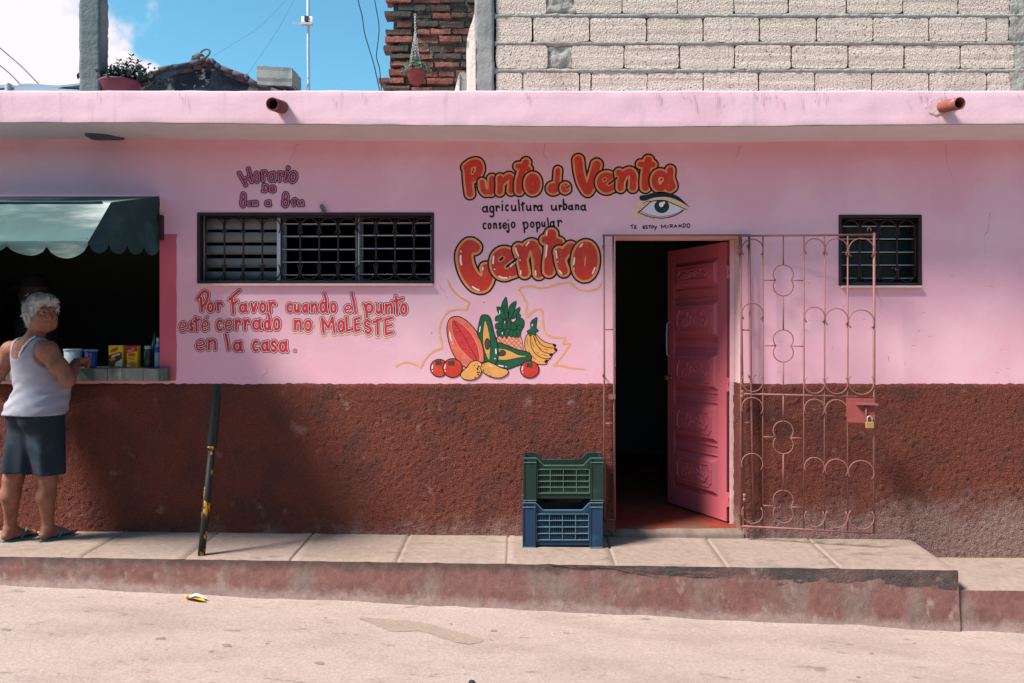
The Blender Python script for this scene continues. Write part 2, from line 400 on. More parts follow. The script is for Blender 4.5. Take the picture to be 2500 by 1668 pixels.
awn_m = mat('faded_green_canvas', (58, 82, 82), .85, .16, 5, .25, 200, .001, (152, 158, 152), 1.9, .42, .62, (48, 74, 76), 2.6, .54, .68, st2=(.35, .8, 2.2), bump2=.4, bs2=5)
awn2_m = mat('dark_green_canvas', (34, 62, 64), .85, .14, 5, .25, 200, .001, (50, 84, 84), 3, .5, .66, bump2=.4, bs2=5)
pole_m = mat('black_painted_pipe', (26, 30, 28), .55, .2, 20, .4, 60, .004, (196, 142, 40), 10, .64, .66, (150, 130, 120), 40, .69, .72, st2=(1.2, 1.2, .5))
polew_m = mat('worn_black_pipe', (28, 30, 26), .6, .2, 20, .4, 60, .004, (190, 132, 40), 16, .55, .58, (150, 130, 120), 40, .69, .72, st2=(1.2, 1.2, .5))
crg_m = mat('green_crate_plastic', (24, 46, 40), .55, .14, 12, .15, 60, .002, (38, 62, 54), 7, .58, .75, spec=.35)
crb_m = mat('blue_crate_plastic', (24, 54, 80), .55, .12, 12, .15, 60, .002, (38, 80, 102), 7, .58, .75, spec=.35)
crgr_m = mat('green_crate_worn_edge', (92, 116, 100), .6, .2, 25)
crbr_m = mat('blue_crate_worn_edge', (96, 128, 138), .6, .2, 25)
blk_m = mat('lightweight_block', (203, 188, 174), .95, .1, 10, 1.0, 75, .03, (190, 175, 161), 2, .5, .7, (92, 86, 80), 80, .57, .64)
mort_m = mat('grey_mortar', (150, 147, 137), .95, .2, 12, .9, 35, .02, (122, 123, 115), 6, .52, .66)
conc_m = mat('grey_concrete', (134, 134, 130), .95, .1, 6, .6, 40, .01, (112, 116, 114), 3, .48, .66, (156, 150, 144), 5, .62, .74, st2=(1.4, 1.4, .4))
post_m = mat('post_concrete', (92, 102, 104), .95, .16, 6, .6, 40, .012, (76, 90, 98), 4, .5, .66, (132, 130, 126), 7, .6, .72, st2=(2, 2, .3))
brk_m = mat('old_red_brick', (134, 82, 70), .95, .24, 9, .8, 40, .02, (96, 66, 58), 4, .46, .6, (92, 92, 84), 5, .6, .7)
brkd_m = mat('moss_and_shade_brick', (82, 64, 56), .95, .2, 9, .8, 40, .02, (62, 64, 58), 3, .46, .6)  # mossy brick colour, also stands in for shade at the wall's upper right
bmort_m = mat('mossy_mortar', (84, 88, 80), .95, .25, 9, .9, 30, .03, (58, 62, 56), 4, .48, .62)
plas_m = mat('broken_plaster_edge', (214, 196, 186), .95, .1, 8, .6, 40, .01, (160, 152, 144), 6, .56, .66)
terra_m = mat('terracotta_pot', (104, 54, 46), .8, .14, 10, .2, 40, .004)
basin_m = mat('red_plastic_basin', (92, 44, 58), .6, .1, 10)
leaf_m = mat('dark_leaves', (40, 58, 56), .7, .35, 8)
leaf2_m = mat('grey_green_leaves', (84, 108, 92), .7, .35, 20)
steel_m = mat('galvanised_steel', (164, 172, 178), .5, .1, 14, metal=.5)
chain_m = mat('pale_chain', (196, 196, 190), .5, .1, 14, metal=.3)
cable_m = mat('black_cable', (34, 40, 48), .7, .1, 10)
oldwall_m = mat('mouldy_plaster', (50, 58, 70), .95, .3, 3, .6, 12, .03, (28, 36, 48), 1.8, .45, .56, (150, 136, 128), 2.2, .56, .6, bump2=.4, bs2=4)
oldtile_m = mat('mouldy_roof_tile', (84, 74, 80), .95, .25, 5, .6, 14, .03, (40, 48, 60), 1.6, .44, .58, (150, 112, 104), 2.2, .58, .66)
sheet_m = mat('bluish_sheet_metal', (140, 156, 172), .6, .1, 5, .1, 30, .003, (116, 134, 152), 2, .5, .7, metal=.2)

# ---------------------------------------------------------------- the ground
XL, XR = -7.0, 7.0
def z_wall(x): return EZ-1.344-.0093*(x+2.72)          # pavement against the wall
def z_edge(x): return EZ-1.358-.0144*(x+3.2)           # pavement at its kerb
def z_street(x): return EZ-1.692-.0475*x
KY = -.567                                             # kerb line
XS = 2.70                                              # the raised pavement stops here
EY = .0
def grid(xs, ys, fn):
    V = [fn(x, y) for y in ys for x in xs]; n = len(xs)
    return V, [(j*n+i, j*n+i+1, (j+1)*n+i+1, (j+1)*n+i) for j in range(len(ys)-1) for i in range(n-1)]
xs = list(np.concatenate([np.linspace(-60, -6, 12), np.arange(-5.9, 5.95, .06), np.linspace(6, 60, 12)]))
ys = list(np.concatenate([np.linspace(-60, -6, 12), np.arange(-5.9, KY-.14, .08), np.linspace(KY-.14, KY+.05, 12), np.linspace(.2, 60, 14)]))
def street_z(x, y):
    z = z_street(max(-9, min(9, x)))-.0*(y-KY)
    if abs(x) < 6 and y < 0:
        z += .006*fbm(x*1.3, y*1.3, 1)+.003*fbm(x*5, y*5, 2)
        z += .03*math.exp(-max(0, KY-y)/.045)*(0.6+.5*fbm(x*2.2, 0, 5))           # silt gathered along the kerb
    return (x, y, z)
V, Fc = grid(xs, ys, street_z)
tag(mesh('street', V, Fc, street_m, None, True), kind='structure')
# darker repair and stains on the street are thin worn patches of their own
pm = mat('damp_street', (143, 124, 113), .9, .2, 55, .5, 120, .004)
sm = mat('street_spot', (126, 110, 101), .9, .25, 60)
def street_at(px, py):
    y = -1.0
    for _ in range(30):
        p = P(px, py, y); e = p.z-street_z(p.x, y)[2]
        y += e*1.1*(D+y)/1.75
    p = P(px, py, y); return Vector((p.x, p.y, street_z(p.x, p.y)[2]))
def street_patch(outline, m):
    bm = B(); pts = [street_at(*q) for q in outline]; c = sum(pts, Vector())/len(pts)
    k = [bm.verts.new(q+Vector((0, 0, .002))) for q in pts]; cc = bm.verts.new(c+Vector((0, 0, .002)))
    for i in range(len(k)): bm.faces.new((cc, k[i], k[(i+1) % len(k)]))
    tag(obj('street_stain', bm, m), kind='structure')
def wob(pts, a, seed):
    r = random.Random(seed); return [(x+r.uniform(-a, a), y+r.uniform(-a, a)*.5) for x, y in pts]
out = cat([(878, 1508), (940, 1512), (1000, 1516), (1060, 1528), (1110, 1542), (1160, 1556), (1182, 1563), (1168, 1571), (1130, 1571), (1090, 1562), (1050, 1548), (1000, 1540), (960, 1543), (930, 1532), (895, 1518)], 5, True)
street_patch(wob(out, 3.2, 4), pm)
for px, py, rx, ry in ((392, 1560, 11, 3), (555, 1577, 12, 3), (515, 1591, 6, 1.8), (653, 1572, 5, 1.6), (20, 1539, 5, 1.8), (778, 1619, 14, 3), (766, 1580, 2.5, 1.2), (143, 1645, 2.5, 1.2), (1102, 1524, 3, 1.3), (1205, 1541, 8, 1.8), (1812, 1637, 3.5, 1.1), (2127, 1596, 5, 1.5), (2095, 1654, 6, 1.6), (2232, 1571, 5, 1.5), (795, 1509, 2.5, 1.2)):
    street_patch(cat(wob(E_(px, py, rx, ry, 0, 330, 9), rx*.3, px), 3, True), sm)

# raised pavement: one skin with grooves between the slabs
JT = [-4.75, -4.07, -3.38, -2.70, -2.06, -1.41, -.75, -.07, .60, 1.29, 1.99, 2.70]
xs = [XL]
for j in JT[:-1]: xs += [j-.013, j-.006, j+.006, j+.013]
xs = sorted(xs+list(np.arange(XL+.05, XS-.02, .07))+[XS-.02, XS]); ts = [0, .03, .12, .25, .4, .55, .7, .82, .9, .95, .98, 1.0]
def walk(x, t):
    z = z_wall(x)*(1-t)+z_edge(x)*t+.002*fbm(x*3, t*2, 3)
    g = min(abs(x-j) for j in JT)
    if g < .007 and t < .985: z -= .007
    elif g < .016 and t < .96: z += .003
    y = .05+(KY-.05)*t
    if t > .97: z -= .006*(1+1.0*fbm(x*9, 1, 4)); y += .006*fbm(x*7, 0, 9)
    return (x, y, z)
V, Fc = grid(xs, ts, lambda x, t: walk(x, t))
n = len(xs); Fc = [f[::-1] for f in Fc]
# end face of the slab
i0 = len(V)
for t in ts:
    a = walk(XS, t); V += [a, (XS+.004, a[1], EZ-1.60)]
for k in range(len(ts)-1): Fc.append((i0+2*k, i0+2*k+1, i0+2*k+3, i0+2*k+2))
tag(mesh('pavement', V, Fc, side_m, None, True), kind='structure')
V, Fc = grid(list(np.arange(XS-.3, XR+.01, .1)), [0, .5, .93, 1.0], lambda x, t: (x, .05+(KY+.008-.05)*t, EZ-1.515-(1.0)*.055*t-.006*max(0, x-XS)-(.01 if t == 1 else 0)))
tag(mesh('lower_pavement', V, [f[::-1] for f in Fc], side_m, None, True), kind='structure')
# kerb faces
def kerb(name, x0, x1, top, bot, yo, m, sw, amp, seed):
    xs = list(np.arange(x0, x1, .035))+[x1]; ts = np.linspace(0, 1, 9)
    def fn(x, t):
        a, b = top(x), bot(x)
        return (x, KY+yo-sw*t+amp*fbm(x*4, t*3, seed)+.4*amp*fbm(x*14, t*9, seed), a+(b-a)*t)
    V, Fc = grid(xs, ts, fn)
    return tag(mesh(name, V, [f[::-1] for f in Fc], m, None, True), kind='structure')
def lip(x): return .075+.022*fbm(x*1.6, 3, 8)+(.03 if x > 1.3 else .0)+.012*fbm(x*9, 3, 8)
kerb('kerb', XL, XS+.01, lambda x: z_edge(x)-.004, lambda x: z_street(x)-.06, -.006, kerb_m, .03, .005, 4)
kerb('kerb_lip', .2, XS, lambda x: z_edge(x)-.005, lambda x: z_edge(x)-.006-(lip(x)+.02)*min(1, max(0, (x-.2)/1.3+.25*fbm(x*3, 1, 6))), -.013, kerbtop_m, -.002, .004, 3)
kerb('kerb', XS+.005, XR, lambda x: EZ-1.572-.006*max(0, x-XS), lambda x: z_street(x)-.06, .002, kerb_m, .03, .006, 5)

# ---------------------------------------------------------------- the pink shop
shop = thing('shop_building', 'low pink plastered shop with dark red stucco base, painted lettering and a fruit mural', 'building')
def zp(py, y=0): return EZ+(CY-py)*(D+y)/F
def xp(px, y=0): return (px-CX)*(D+y)/F
DX0, DX1, DZ1, DZ0 = .665, 1.535, zp(577), EZ-1.335    # doorway
KX1, KZ0 = xp(390), zp(898)                            # kiosk hatch
W1 = (xp(482.5), xp(1059), zp(692), zp(520)); W2 = (xp(2048), xp(2249), zp(697), zp(525.5))
ZD = zp(936)                                           # top of the stucco base
ZT = zp(352)                                           # soffit height
KX0 = -4.05
holes = [(KX0, KX1, KZ0-.08, zp(500)), (DX0, DX1, 0, DZ1), W1, W2]
# wall skin: fine cells so that the plaster can wave a little
xc = sorted(set([XL, XR]+[h[0] for h in holes]+[h[1] for h in holes]+list(np.round(np.arange(XL, XR, .12), 3))))
zc = sorted(set([ZD-.1, ZT+.05]+[h[2] for h in holes if h[2] > ZD-.1]+[h[3] for h in holes]+list(np.round(np.arange(ZD, ZT, .12), 3))))
V, Fc = [], []; idx = {}
def vid(x, z):
    if (x, z) not in idx: idx[(x, z)] = len(V); V.append((x, 0, z))
    return idx[(x, z)]
for a, b in zip(xc, xc[1:]):
    for c, d in zip(zc, zc[1:]):
        mx, mz = (a+b)/2, (c+d)/2
        if any(h[0] < mx < h[1] and h[2] < mz < h[3] for h in holes): continue
        Fc.append((vid(a, c), vid(b, c), vid(b, d), vid(a, d)))
mesh('wall', V, Fc, pink, shop, False)
# red painted stripe beside the hatch
bm = B()
zs = np.linspace(zp(930), zp(572), 26); L_ = []
for z in zs: L_.append((bm.verts.new((KX1, -.0018, z)), bm.verts.new((xp(431)+.006*fbm(3, z*9)+(.01 if z > zs[-2] else 0), -.0018, z))))
for a, b in zip(L_, L_[1:]): bm.faces.new((a[0], a[1], b[1], b[0]))
obj('painted_stripe', bm, stripe_m, shop)
# stucco base: really rough skin
def dado_y(x, z): return -.012-.004*fbm(x*36, z*36, 1, 3)-.0055*mnoise.noise(Vector((x*64, z*64, 5)))-.003*fbm(x*2, z*2, 7)
def dado(x0, x1, step, edge1=False, edge0=False):
    xs = list(np.arange(x0, x1-step*.4, step))+[x1]; bot = EZ-1.66; nz = int((ZD-bot)/step)
    def fn(x, t):
        top = ZD+.006*fbm(x*3, 1, 2)+.008*mnoise.noise(Vector((x*25, 1, 1)))
        z = bot+(top-bot)*t; y = dado_y(x, z)
        if t > .995: y = .002
        elif t > .985: y *= .6
        if edge1 and x > x1-.001: y = .004
        if edge0 and x < x0+.001: y = .004
        return (x, y, z)
    return grid(xs, list(np.linspace(0, 1, nz)), fn)
V, Fc = [], []
for a in (dado(XL, -3.72, .05), dado(-3.72, DX0, .0125, edge1=True), dado(DX1, 3.72, .0125, edge0=True), dado(3.72, XR, .05)):
    o_ = len(V); V += a[0]; Fc += [tuple(i+o_ for i in f) for f in a[1]]
mesh('stucco_base', V, Fc, dado_m, shop, True)
# roof slab: fascia, soffit, top
def fz0(x): return EZ+1.338-.011*math.exp(-((x-.75)/1.1)**2)+.016*max(0, min(1, (-x-.5)/2))+.007*max(0, min(1, (x-1.6)/1.5))+.003*fbm(x*2.2, 5, 5)
FY = -.43
xs = list(np.arange(XL, XR+.01, .05)); ft = EZ+zp(222, FY)-EZ
def fas(x, t):
    a = fz0(x); b = ft+.0025*fbm(x*2, 8, 8)+.002*fbm(x*9, 8, 8)
    return (x, FY+.003*fbm(x*3, t*2, 6)+(.0015 if t in (0, 1) else 0)+(.003*fbm(x*13, t*4, 2)), a+(b-a)*t)
V, Fc = grid(xs, [0, .04, .2, .4, .6, .8, .96, 1], fas)
o_ = len(V); n = len(xs)
for i, x in enumerate(xs): V.append((x, 4.2, ft+.0))
base = 7*n
for i in range(n-1): Fc.append((base+i, base+i+1, o_+i+1, o_+i))
slab = mesh('roof_slab', V, Fc, fascia_m, shop, True)
V, Fc = grid(xs, list(np.linspace(0, 1, 9)), lambda x, t: (x, FY+.012+(.43+.02)*t, fz0(x)-.0005-(.012*math.sin(t*3.1)*fbm(x*.8, 2, 2))))
mesh('soffit', V, [f[::-1] for f in Fc], soffit_m, shop, True)
bm = B()   # bare patch where the soffit paint has fallen off
zs_ = fz0(xp(260))-.004
pl = [(207, 327), (232, 327), (262, 330), (285, 335), (304, 338), (292, 341), (262, 341.5), (230, 340), (217, 335)]
pts = []
for px, py in cat(pl, 3, True):
    d = F*(zs_-EZ)/(CY-py); pts.append(((px-CX)*d/F, d-D, zs_))
prism(bm, pts, (0, 0, -.006)); obj('bare_patch', bm, mat('bare_soffit', (74, 92, 96), .95, .2, 20, .5, 60, .006), slab)
# rain spouts with a real bore
def spout(base_, mouth, r, m):
    bm = B(); a, b = Vector(base_), Vector(mouth); d = (b-a).normalized(); L = (b-a).length
    lathe(bm, a-d*.03, [(r*1.02, 0), (r*1.02, L*.5), (r, L*.52), (r, L+.03), (r*.84, L+.032), (r*.8, L+.02), (r*.8, .06)], 28, d, caps=False)
    c = a-d*.03+d*.06; q = Vector((0, 0, 1)).rotation_difference(d)
    bm.faces.new([bm.verts.new(c+q @ Vector((r*.8*math.cos(k*.5236), r*.8*math.sin(k*.5236), 0))) for k in range(12)])
    bmesh.ops.remove_doubles(bm, verts=bm.verts[:], dist=1e-5)
    obj('drain_spout', bm, [m], shop, True)
spout(P(688, 262, FY), P(665, 254, FY-.17), .041, spout_m)
spout(P(2300, 261, FY), P(2343, 252.5, FY-.17), .038, spout2_m)
bm = B(); c = P(2296, 262, FY); pts = [Vector((c.x+(.085+.03*fbm(a*2, 3))*math.cos(a)*(1.15), FY-.001, c.z+.004+(.055+.02*fbm(a*2, 9))*math.sin(a))) for a in np.linspace(0, 6.1, 26)]
prism(bm, pts, (0, -.004, 0)); obj('spout_mortar', bm, mat('pinkish_mortar', (206, 172, 176), .95, .12, 30, .6, 40, .006), shop)

# rooms behind the openings: bare dark shells
def room(x0, x1, y0, y1, z0, z1, name, floor_m):
    V = [(x0, y0, z0), (x1, y0, z0), (x1, y1, z0), (x0, y1, z0), (x0, y0, z1), (x1, y0, z1), (x1, y1, z1), (x0, y1, z1)]
    mesh(name, V, [(3, 2, 6, 7), (0, 3, 7, 4), (2, 1, 5, 6), (4, 7, 6, 5)], dark_m, shop)
room(XL+.1, KX1+.05, .22, 2.2, EZ-1.34, ZT-.02, 'kiosk_interior', dark_m)
room(KX1+.08, .35, .22, 3.2, EZ-1.34, ZT-.02, 'room_interior', dark_m)
room(.37, XR-.1, .27, 3.6, EZ-1.34, ZT-.02, 'room_interior', dark_m)
bm = B(); box(bm, XL+.1, KX1+.05, .1, 2.2, EZ-1.40, EZ-1.345); box(bm, KX1+.08, .35, .1, 3.2, EZ-1.40, EZ-1.345); obj('room_floor', bm, dark_m, shop)
bm = B(); box(bm, .37, XR-.1, .03, 3.6, EZ-1.42, DZ0-.003); obj('red_floor', bm, tile_m, shop)
# inner wall leaves that close the room round every opening (dark backs)
def leaf(y, x0, x1, hs, m, name):
    bm = B(); xs_ = sorted(set([x0, x1]+[max(x0, min(x1, v)) for h in hs for v in h[:2]])); zz = sorted(set([EZ-1.4, ZT]+[v for h in hs for v in h[2:]]))
    for a, b in zip(xs_, xs_[1:]):
        for c, d in zip(zz, zz[1:]):
            if b-a < 1e-4 or d-c < 1e-4 or any(h[0] < (a+b)/2 < h[1] and h[2] < (c+d)/2 < h[3] for h in hs): continue
            bm.faces.new([bm.verts.new(q) for q in ((a, y, c), (a, y, d), (b, y, d), (b, y, c))])
    bmesh.ops.remove_doubles(bm, verts=bm.verts[:], dist=1e-5); obj(name, bm, m, shop, None)
leaf(.205, XL, .36, [(KX0, KX1, KZ0-.08, zp(500)), W1], dark_m, 'inner_wall')
leaf(.262, .36, XR, [(DX0, DX1, 0, DZ1), W2], dark_m, 'inner_wall')
# reveals
bm = B()
for x0, x1, z0, z1, dp in ((DX0, DX1, DZ0-.06, DZ1, .26),):
    bm.faces.new([bm.verts.new(q) for q in ((x1, 0, ZD-.02), (x1, dp, ZD-.02), (x1, dp, z1), (x1, 0, z1))])
    bm.faces.new([bm.verts.new(q) for q in ((x0, 0, z0), (x0, dp, z0), (x0, dp, z1), (x0, 0, z1))])
    bm.faces.new([bm.verts.new(q) for q in ((x0, 0, z1), (x0, dp, z1), (x1, dp, z1), (x1, 0, z1))])
obj('door_reveal', bm, jamb_m, shop)
# door jamb strip proud of the reveal, stucco below it
bm = B(); box(bm, DX1-.035, DX1-.002, .171, .186, DZ0, DZ1-.002); obj('door_frame', bm, jamb_m, shop)
zz = np.linspace(EZ-1.42, ZD, 80); yy = np.linspace(0.0, .17, 14)
V, Fc = grid(list(yy), list(zz), lambda y, z: (DX1-.012-.006*fbm(y*22, z*22, 3, 3)-.0045*mnoise.noise(Vector((y*60, z*60, 2)))+(.012 if y < .001 else 0), y-.004, z))
mesh('reveal_stucco', V, [f[::-1] for f in Fc], dado_m, shop, True)
# doorstep
V, Fc = grid(list(np.arange(DX0-.02, DX1+.03, .03)), [0, .25, .5, .75, 1, 1.2, 1.6], lambda x, t: (x, -.03-.01*fbm(x*5, 1, 1)+(.012*t if t < 1 else .03*(t-.6)/.4), (z_wall(x)-.02)*(1-min(t, 1))+(DZ0-.001)*min(t, 1)+(.004*fbm(x*6, t, 2))-(.006 if t == 1 else 0)))
mesh('doorstep', V, [f for f in Fc], mat('doorstep_concrete', (122, 104, 94), .9, .16, 24, .4, 90, .006, (106, 88, 78), 5, .45, .64), shop, True)
# hatch reveal and marble counter
bm = B()
bm.faces.new([bm.verts.new(q) for q in ((KX1, 0, KZ0), (KX1, .205, KZ0), (KX1, .205, zp(500)), (KX1, 0, zp(500)))])
bm.faces.new([bm.verts.new(q) for q in ((KX0, 0, zp(500)), (KX0, .205, zp(500)), (KX1, .205, zp(500)), (KX1, 0, zp(500)))])
obj('hatch_reveal', bm, stripe_m, shop)
ctr = None
bm = B(); cy0 = -.055; zt = zp(899, cy0); zb = zp(931, cy0)
segs = [(KX0+.004, -3.9), (-3.897, -3.5), (-3.497, xp(120, cy0)), (xp(120, cy0)+.003, xp(261, cy0)), (xp(261, cy0)+.004, xp(349, cy0)), (xp(349, cy0)+.003, xp(390, cy0)), (xp(390, cy0)+.002, xp(407.5, cy0))]
for i, (a, b) in enumerate(segs):
    dz = .0 if i != 3 else .002
    box(bm, a, b, cy0-(.003 if i % 2 else 0), (.42 if b < KX1+.001 else -.001), zb+dz, zt-(.004 if i % 2 else 0), bev=.004)
ctr = obj('counter', bm, marble_m, shop)

# ---------------------------------------------------------------- windows (parts of the shop)
def grille(x0, x1, z0, z1, y, nb, r=.0065, name='grille', parent=None, m=None):
    bm = B()
    p = (x1-x0)/nb
    for k in range(nb+1): tube(bm, [(x0+k*p, y, z0), (x0+k*p, y, z1)], r, 6)
    for z in (z0, z1): tube(bm, [(x0-.004, y, z), (x1+.004, y, z)], r*1.25, 6)
    for k in range(nb):
        c = x0+(k+.5)*p; rr = p*.46
        for s, zz in ((1, z1-r*1.5), (-1, z0+r*1.5)):
            pts = [(c-rr*1.02+rr*.22, y-.006, zz-s*rr*1.75)]
            pts += [(c+rr*math.cos(a), y-.006, zz-s*rr+s*rr*math.sin(a)) for a in np.linspace(math.pi*1.12, -math.pi*.12, 15)]
            pts += [(c+rr*1.02-rr*.22, y-.006, zz-s*rr*1.75)]
            tube(bm, pts, r*.72, 5)
    return obj(name, bm, m or iron_m, parent, True)
def window(W, sill_px, nb, bays, label):
    x0, x1, z0, z1 = W; fr = .075
    bm = B(); t = .004
    # folded steel lining of the recess
    box(bm, x0-.002, x0+t, -.006, fr+.06, z0, z1); box(bm, x1-t, x1+.002, -.006, fr+.06, z0, z1)
    box(bm, x0+t, x1-t, -.006, fr+.06, z1-t, z1+.002); box(bm, x0+t, x1-t, -.006, fr+.06, z0-.002, z0+t)
    i = .014
    box(bm, x0+t, x0+t+i, -.004, .008, z0+t, z1-t); box(bm, x1-t-i, x1-t, -.004, .008, z0+t, z1-t); box(bm, x0+t+i, x1-t-i, -.004, .008, z1-t-i, z1-t); box(bm, x0+t+i, x1-t-i, -.004, .008, z0+t, z0+t+i)
    f = obj('window', bm, frame_m, shop); f['label'] = label
    grille(x0+.035, x1-.012, z0+.018, z1-.02, .052, nb, parent=f)
    bm = B(); box(bm, x0+.012, x1-.006, -.028, .02, z0-.018, z0-.003, bev=.003); obj('sill', bm, sill_m, f)
    bays(f, x0, x1, z0, z1)
def slat(bm, x0, x1, y, z, wd, ang, th=.003, curve=.012):
    """one louvre blade, slightly dished; ang 0 = lying flat, 90 = upright"""
    n = 6; a = R(ang); pts = []
    for k in range(n+1):
        u = (k/n-.5)*wd; v = curve*(1-(2*k/n-1)**2)
        pts.append((y+u*math.cos(a)-v*math.sin(a), z+u*math.sin(a)+v*math.cos(a)))
    prism(bm, [Vector((x0, p[0], p[1])) for p in pts]+[Vector((x0, p[0]+th*math.sin(a), p[1]-th*math.cos(a))) for p in pts[::-1]], (x1-x0, 0, 0))
def bays1(f, x0, x1, z0, z1):
    y = .105; q = 1/3.357
    X = lambda zx: xp(400+zx*q, y); Zz = lambda zy: zp(380+zy*q, y)
    for a, b, o_ in ((934, 962, .02), (1578, 1604, .02), (316, 332, .01), (2188, 2200, .01)):
        bm = B(); box(bm, X(a), X(b), y-o_, y+.035, Zz(1040), Zz(490)); obj('mullion', bm, alu2_m, f)
    trk = mat('dull_steel', (92, 100, 108), .6, .1, 8)
    for a, b in ((962, 1000), (1604, 1630)):
        bm = B(); box(bm, X(a), X(b), y+.01, y+.03, Zz(1040), Zz(490)); obj('louvre_track', bm, trk, f)
    for t, b in ((520, 602), (630, 708), (739, 808), (844, 916), (952, 1022)):
        bm = B(); zt_, zb_ = Zz(t), Zz(b); slat(bm, X(334), X(932), y+.015, (zt_+zb_)/2, (zt_-zb_)*1.06, 104, .003, .008)
        obj('louvre_blade', bm, alu_m, f, None)
    for a, b, ys_ in ((966, 1566, (556, 658, 766, 870, 975)), (1606, 2192, (548, 650, 758, 862, 970))):
        for zy in ys_:
            bm = B(); slat(bm, X(a), X(b), y+.03, Zz(zy), .082, 3, .004, .003)
            obj('louvre_blade', bm, alu2_m, f, None)
window(W1, 696, 12, bays1, 'long low window with a scrolled grille, its left louvres shut and the others lying open')
def bays2(f, x0, x1, z0, z1):
    y = .105; q = 1/3.485
    X = lambda zx: xp(1770+zx*q, y); Zz = lambda zy: zp(500+zy*q, y)
    for zy in (180, 288, 400, 510, 622):
        bm = B(); slat(bm, x0+.01, X(1622), y+.02, Zz(zy), .07, 4, .0045, .002); obj('louvre_blade', bm, alu2_m, f, None)
    for t, b in ((128, 176), (190, 284), (300, 396), (410, 506), (520, 618), (632, 668)):
        bm = B(); box(bm, x0+.01, X(1632), y+.075, y+.079, Zz(b), Zz(t)); obj('pane', bm, glass_m, f)
    for a, b in ((X(1626), X(1646)), (x0+.004, x0+.02)):
        bm = B(); box(bm, a, b, y-.02, y+.04, Zz(668), Zz(112)); obj('mullion', bm, frame_m, f)
window(W2, 700, 4, bays2, 'small square window with a scrolled grille and green glass louvres')
bm = B()   # grey-green knob of old cable ends above the long window
c = P(787, 507, -.02)
lathe(bm, c, [(.004, -.02), (.012, -.012), (.016, .0), (.014, .016), (.006, .024)], 10, (-.3, -.4, 1)); lathe(bm, c+Vector((.018, -.004, -.022)), [(.003, -.02), (.008, -.008), (.009, .006), (.004, .016)], 8, (-.6, -.1, .8))
tube(bm, [c+Vector((.002, 0, -.02)), P(789, 522, -.01)], .006, 6); obj('cable_stub', bm, leaf2_m, shop, True)

# ---------------------------------------------------------------- carved door, hinged at the right jamb and swung inwards
hinge = Vector((1.492, .215, DZ0+.008)); free = Vector((1.196, .885, DZ0+.008)); u = (free-hinge); DW = u.length; u.normalize(); wv = Vector((u.y, -u.x, 0))
if wv.y > 0 and False: wv = -wv
wv = Vector((-u.y, u.x, 0));
if wv.x > 0: wv = -wv                                  # the face that looks at the street
MD = Matrix(((u.x, wv.x, 0, hinge.x), (u.y, wv.y, 0, hinge.y), (0, 0, 1, hinge.z), (0, 0, 0, 1)))
DH = DZ1-DZ0-.02
def dbox(bm, u0, u1, z0, z1, w0, w1, bev=0): box(bm, u0, u1, w0, w1, z0, z1, MD, bev)
bm = B(); S0, S1 = .10, DW-.085
dbox(bm, 0, DW, 0, DH, -.036, -.012)
dbox(bm, .0, S0, 0, DH, -.0121, .008, .002); dbox(bm, S1, DW, 0, DH, -.0121, .008, .002)
dbox(bm, S0+.0005, S1-.0005, 0, .145, -.0121, .0075, .002); dbox(bm, S0+.0005, S1-.0005, DH-.1, DH, -.0121, .0075, .002)
door = obj('door', bm, door_m, shop)
def frustum(bm, u0, u1, z0, z1, w0, w1, ins):
    a = [MD @ Vector(q) for q in ((u0, w0, z0), (u1, w0, z0), (u1, w0, z1), (u0, w0, z1))]
    b = [MD @ Vector(q) for q in ((u0+ins, w1, z0+ins), (u1-ins, w1, z0+ins), (u1-ins, w1, z1-ins), (u0+ins, w1, z1-ins))]
    a = [bm.verts.new(q) for q in a]; b = [bm.verts.new(q) for q in b]; bm.faces.new(b)
    for i in range(4): bm.faces.new((a[i], a[(i+1) % 4], b[(i+1) % 4], b[i]))
PH, GP = .272, .112
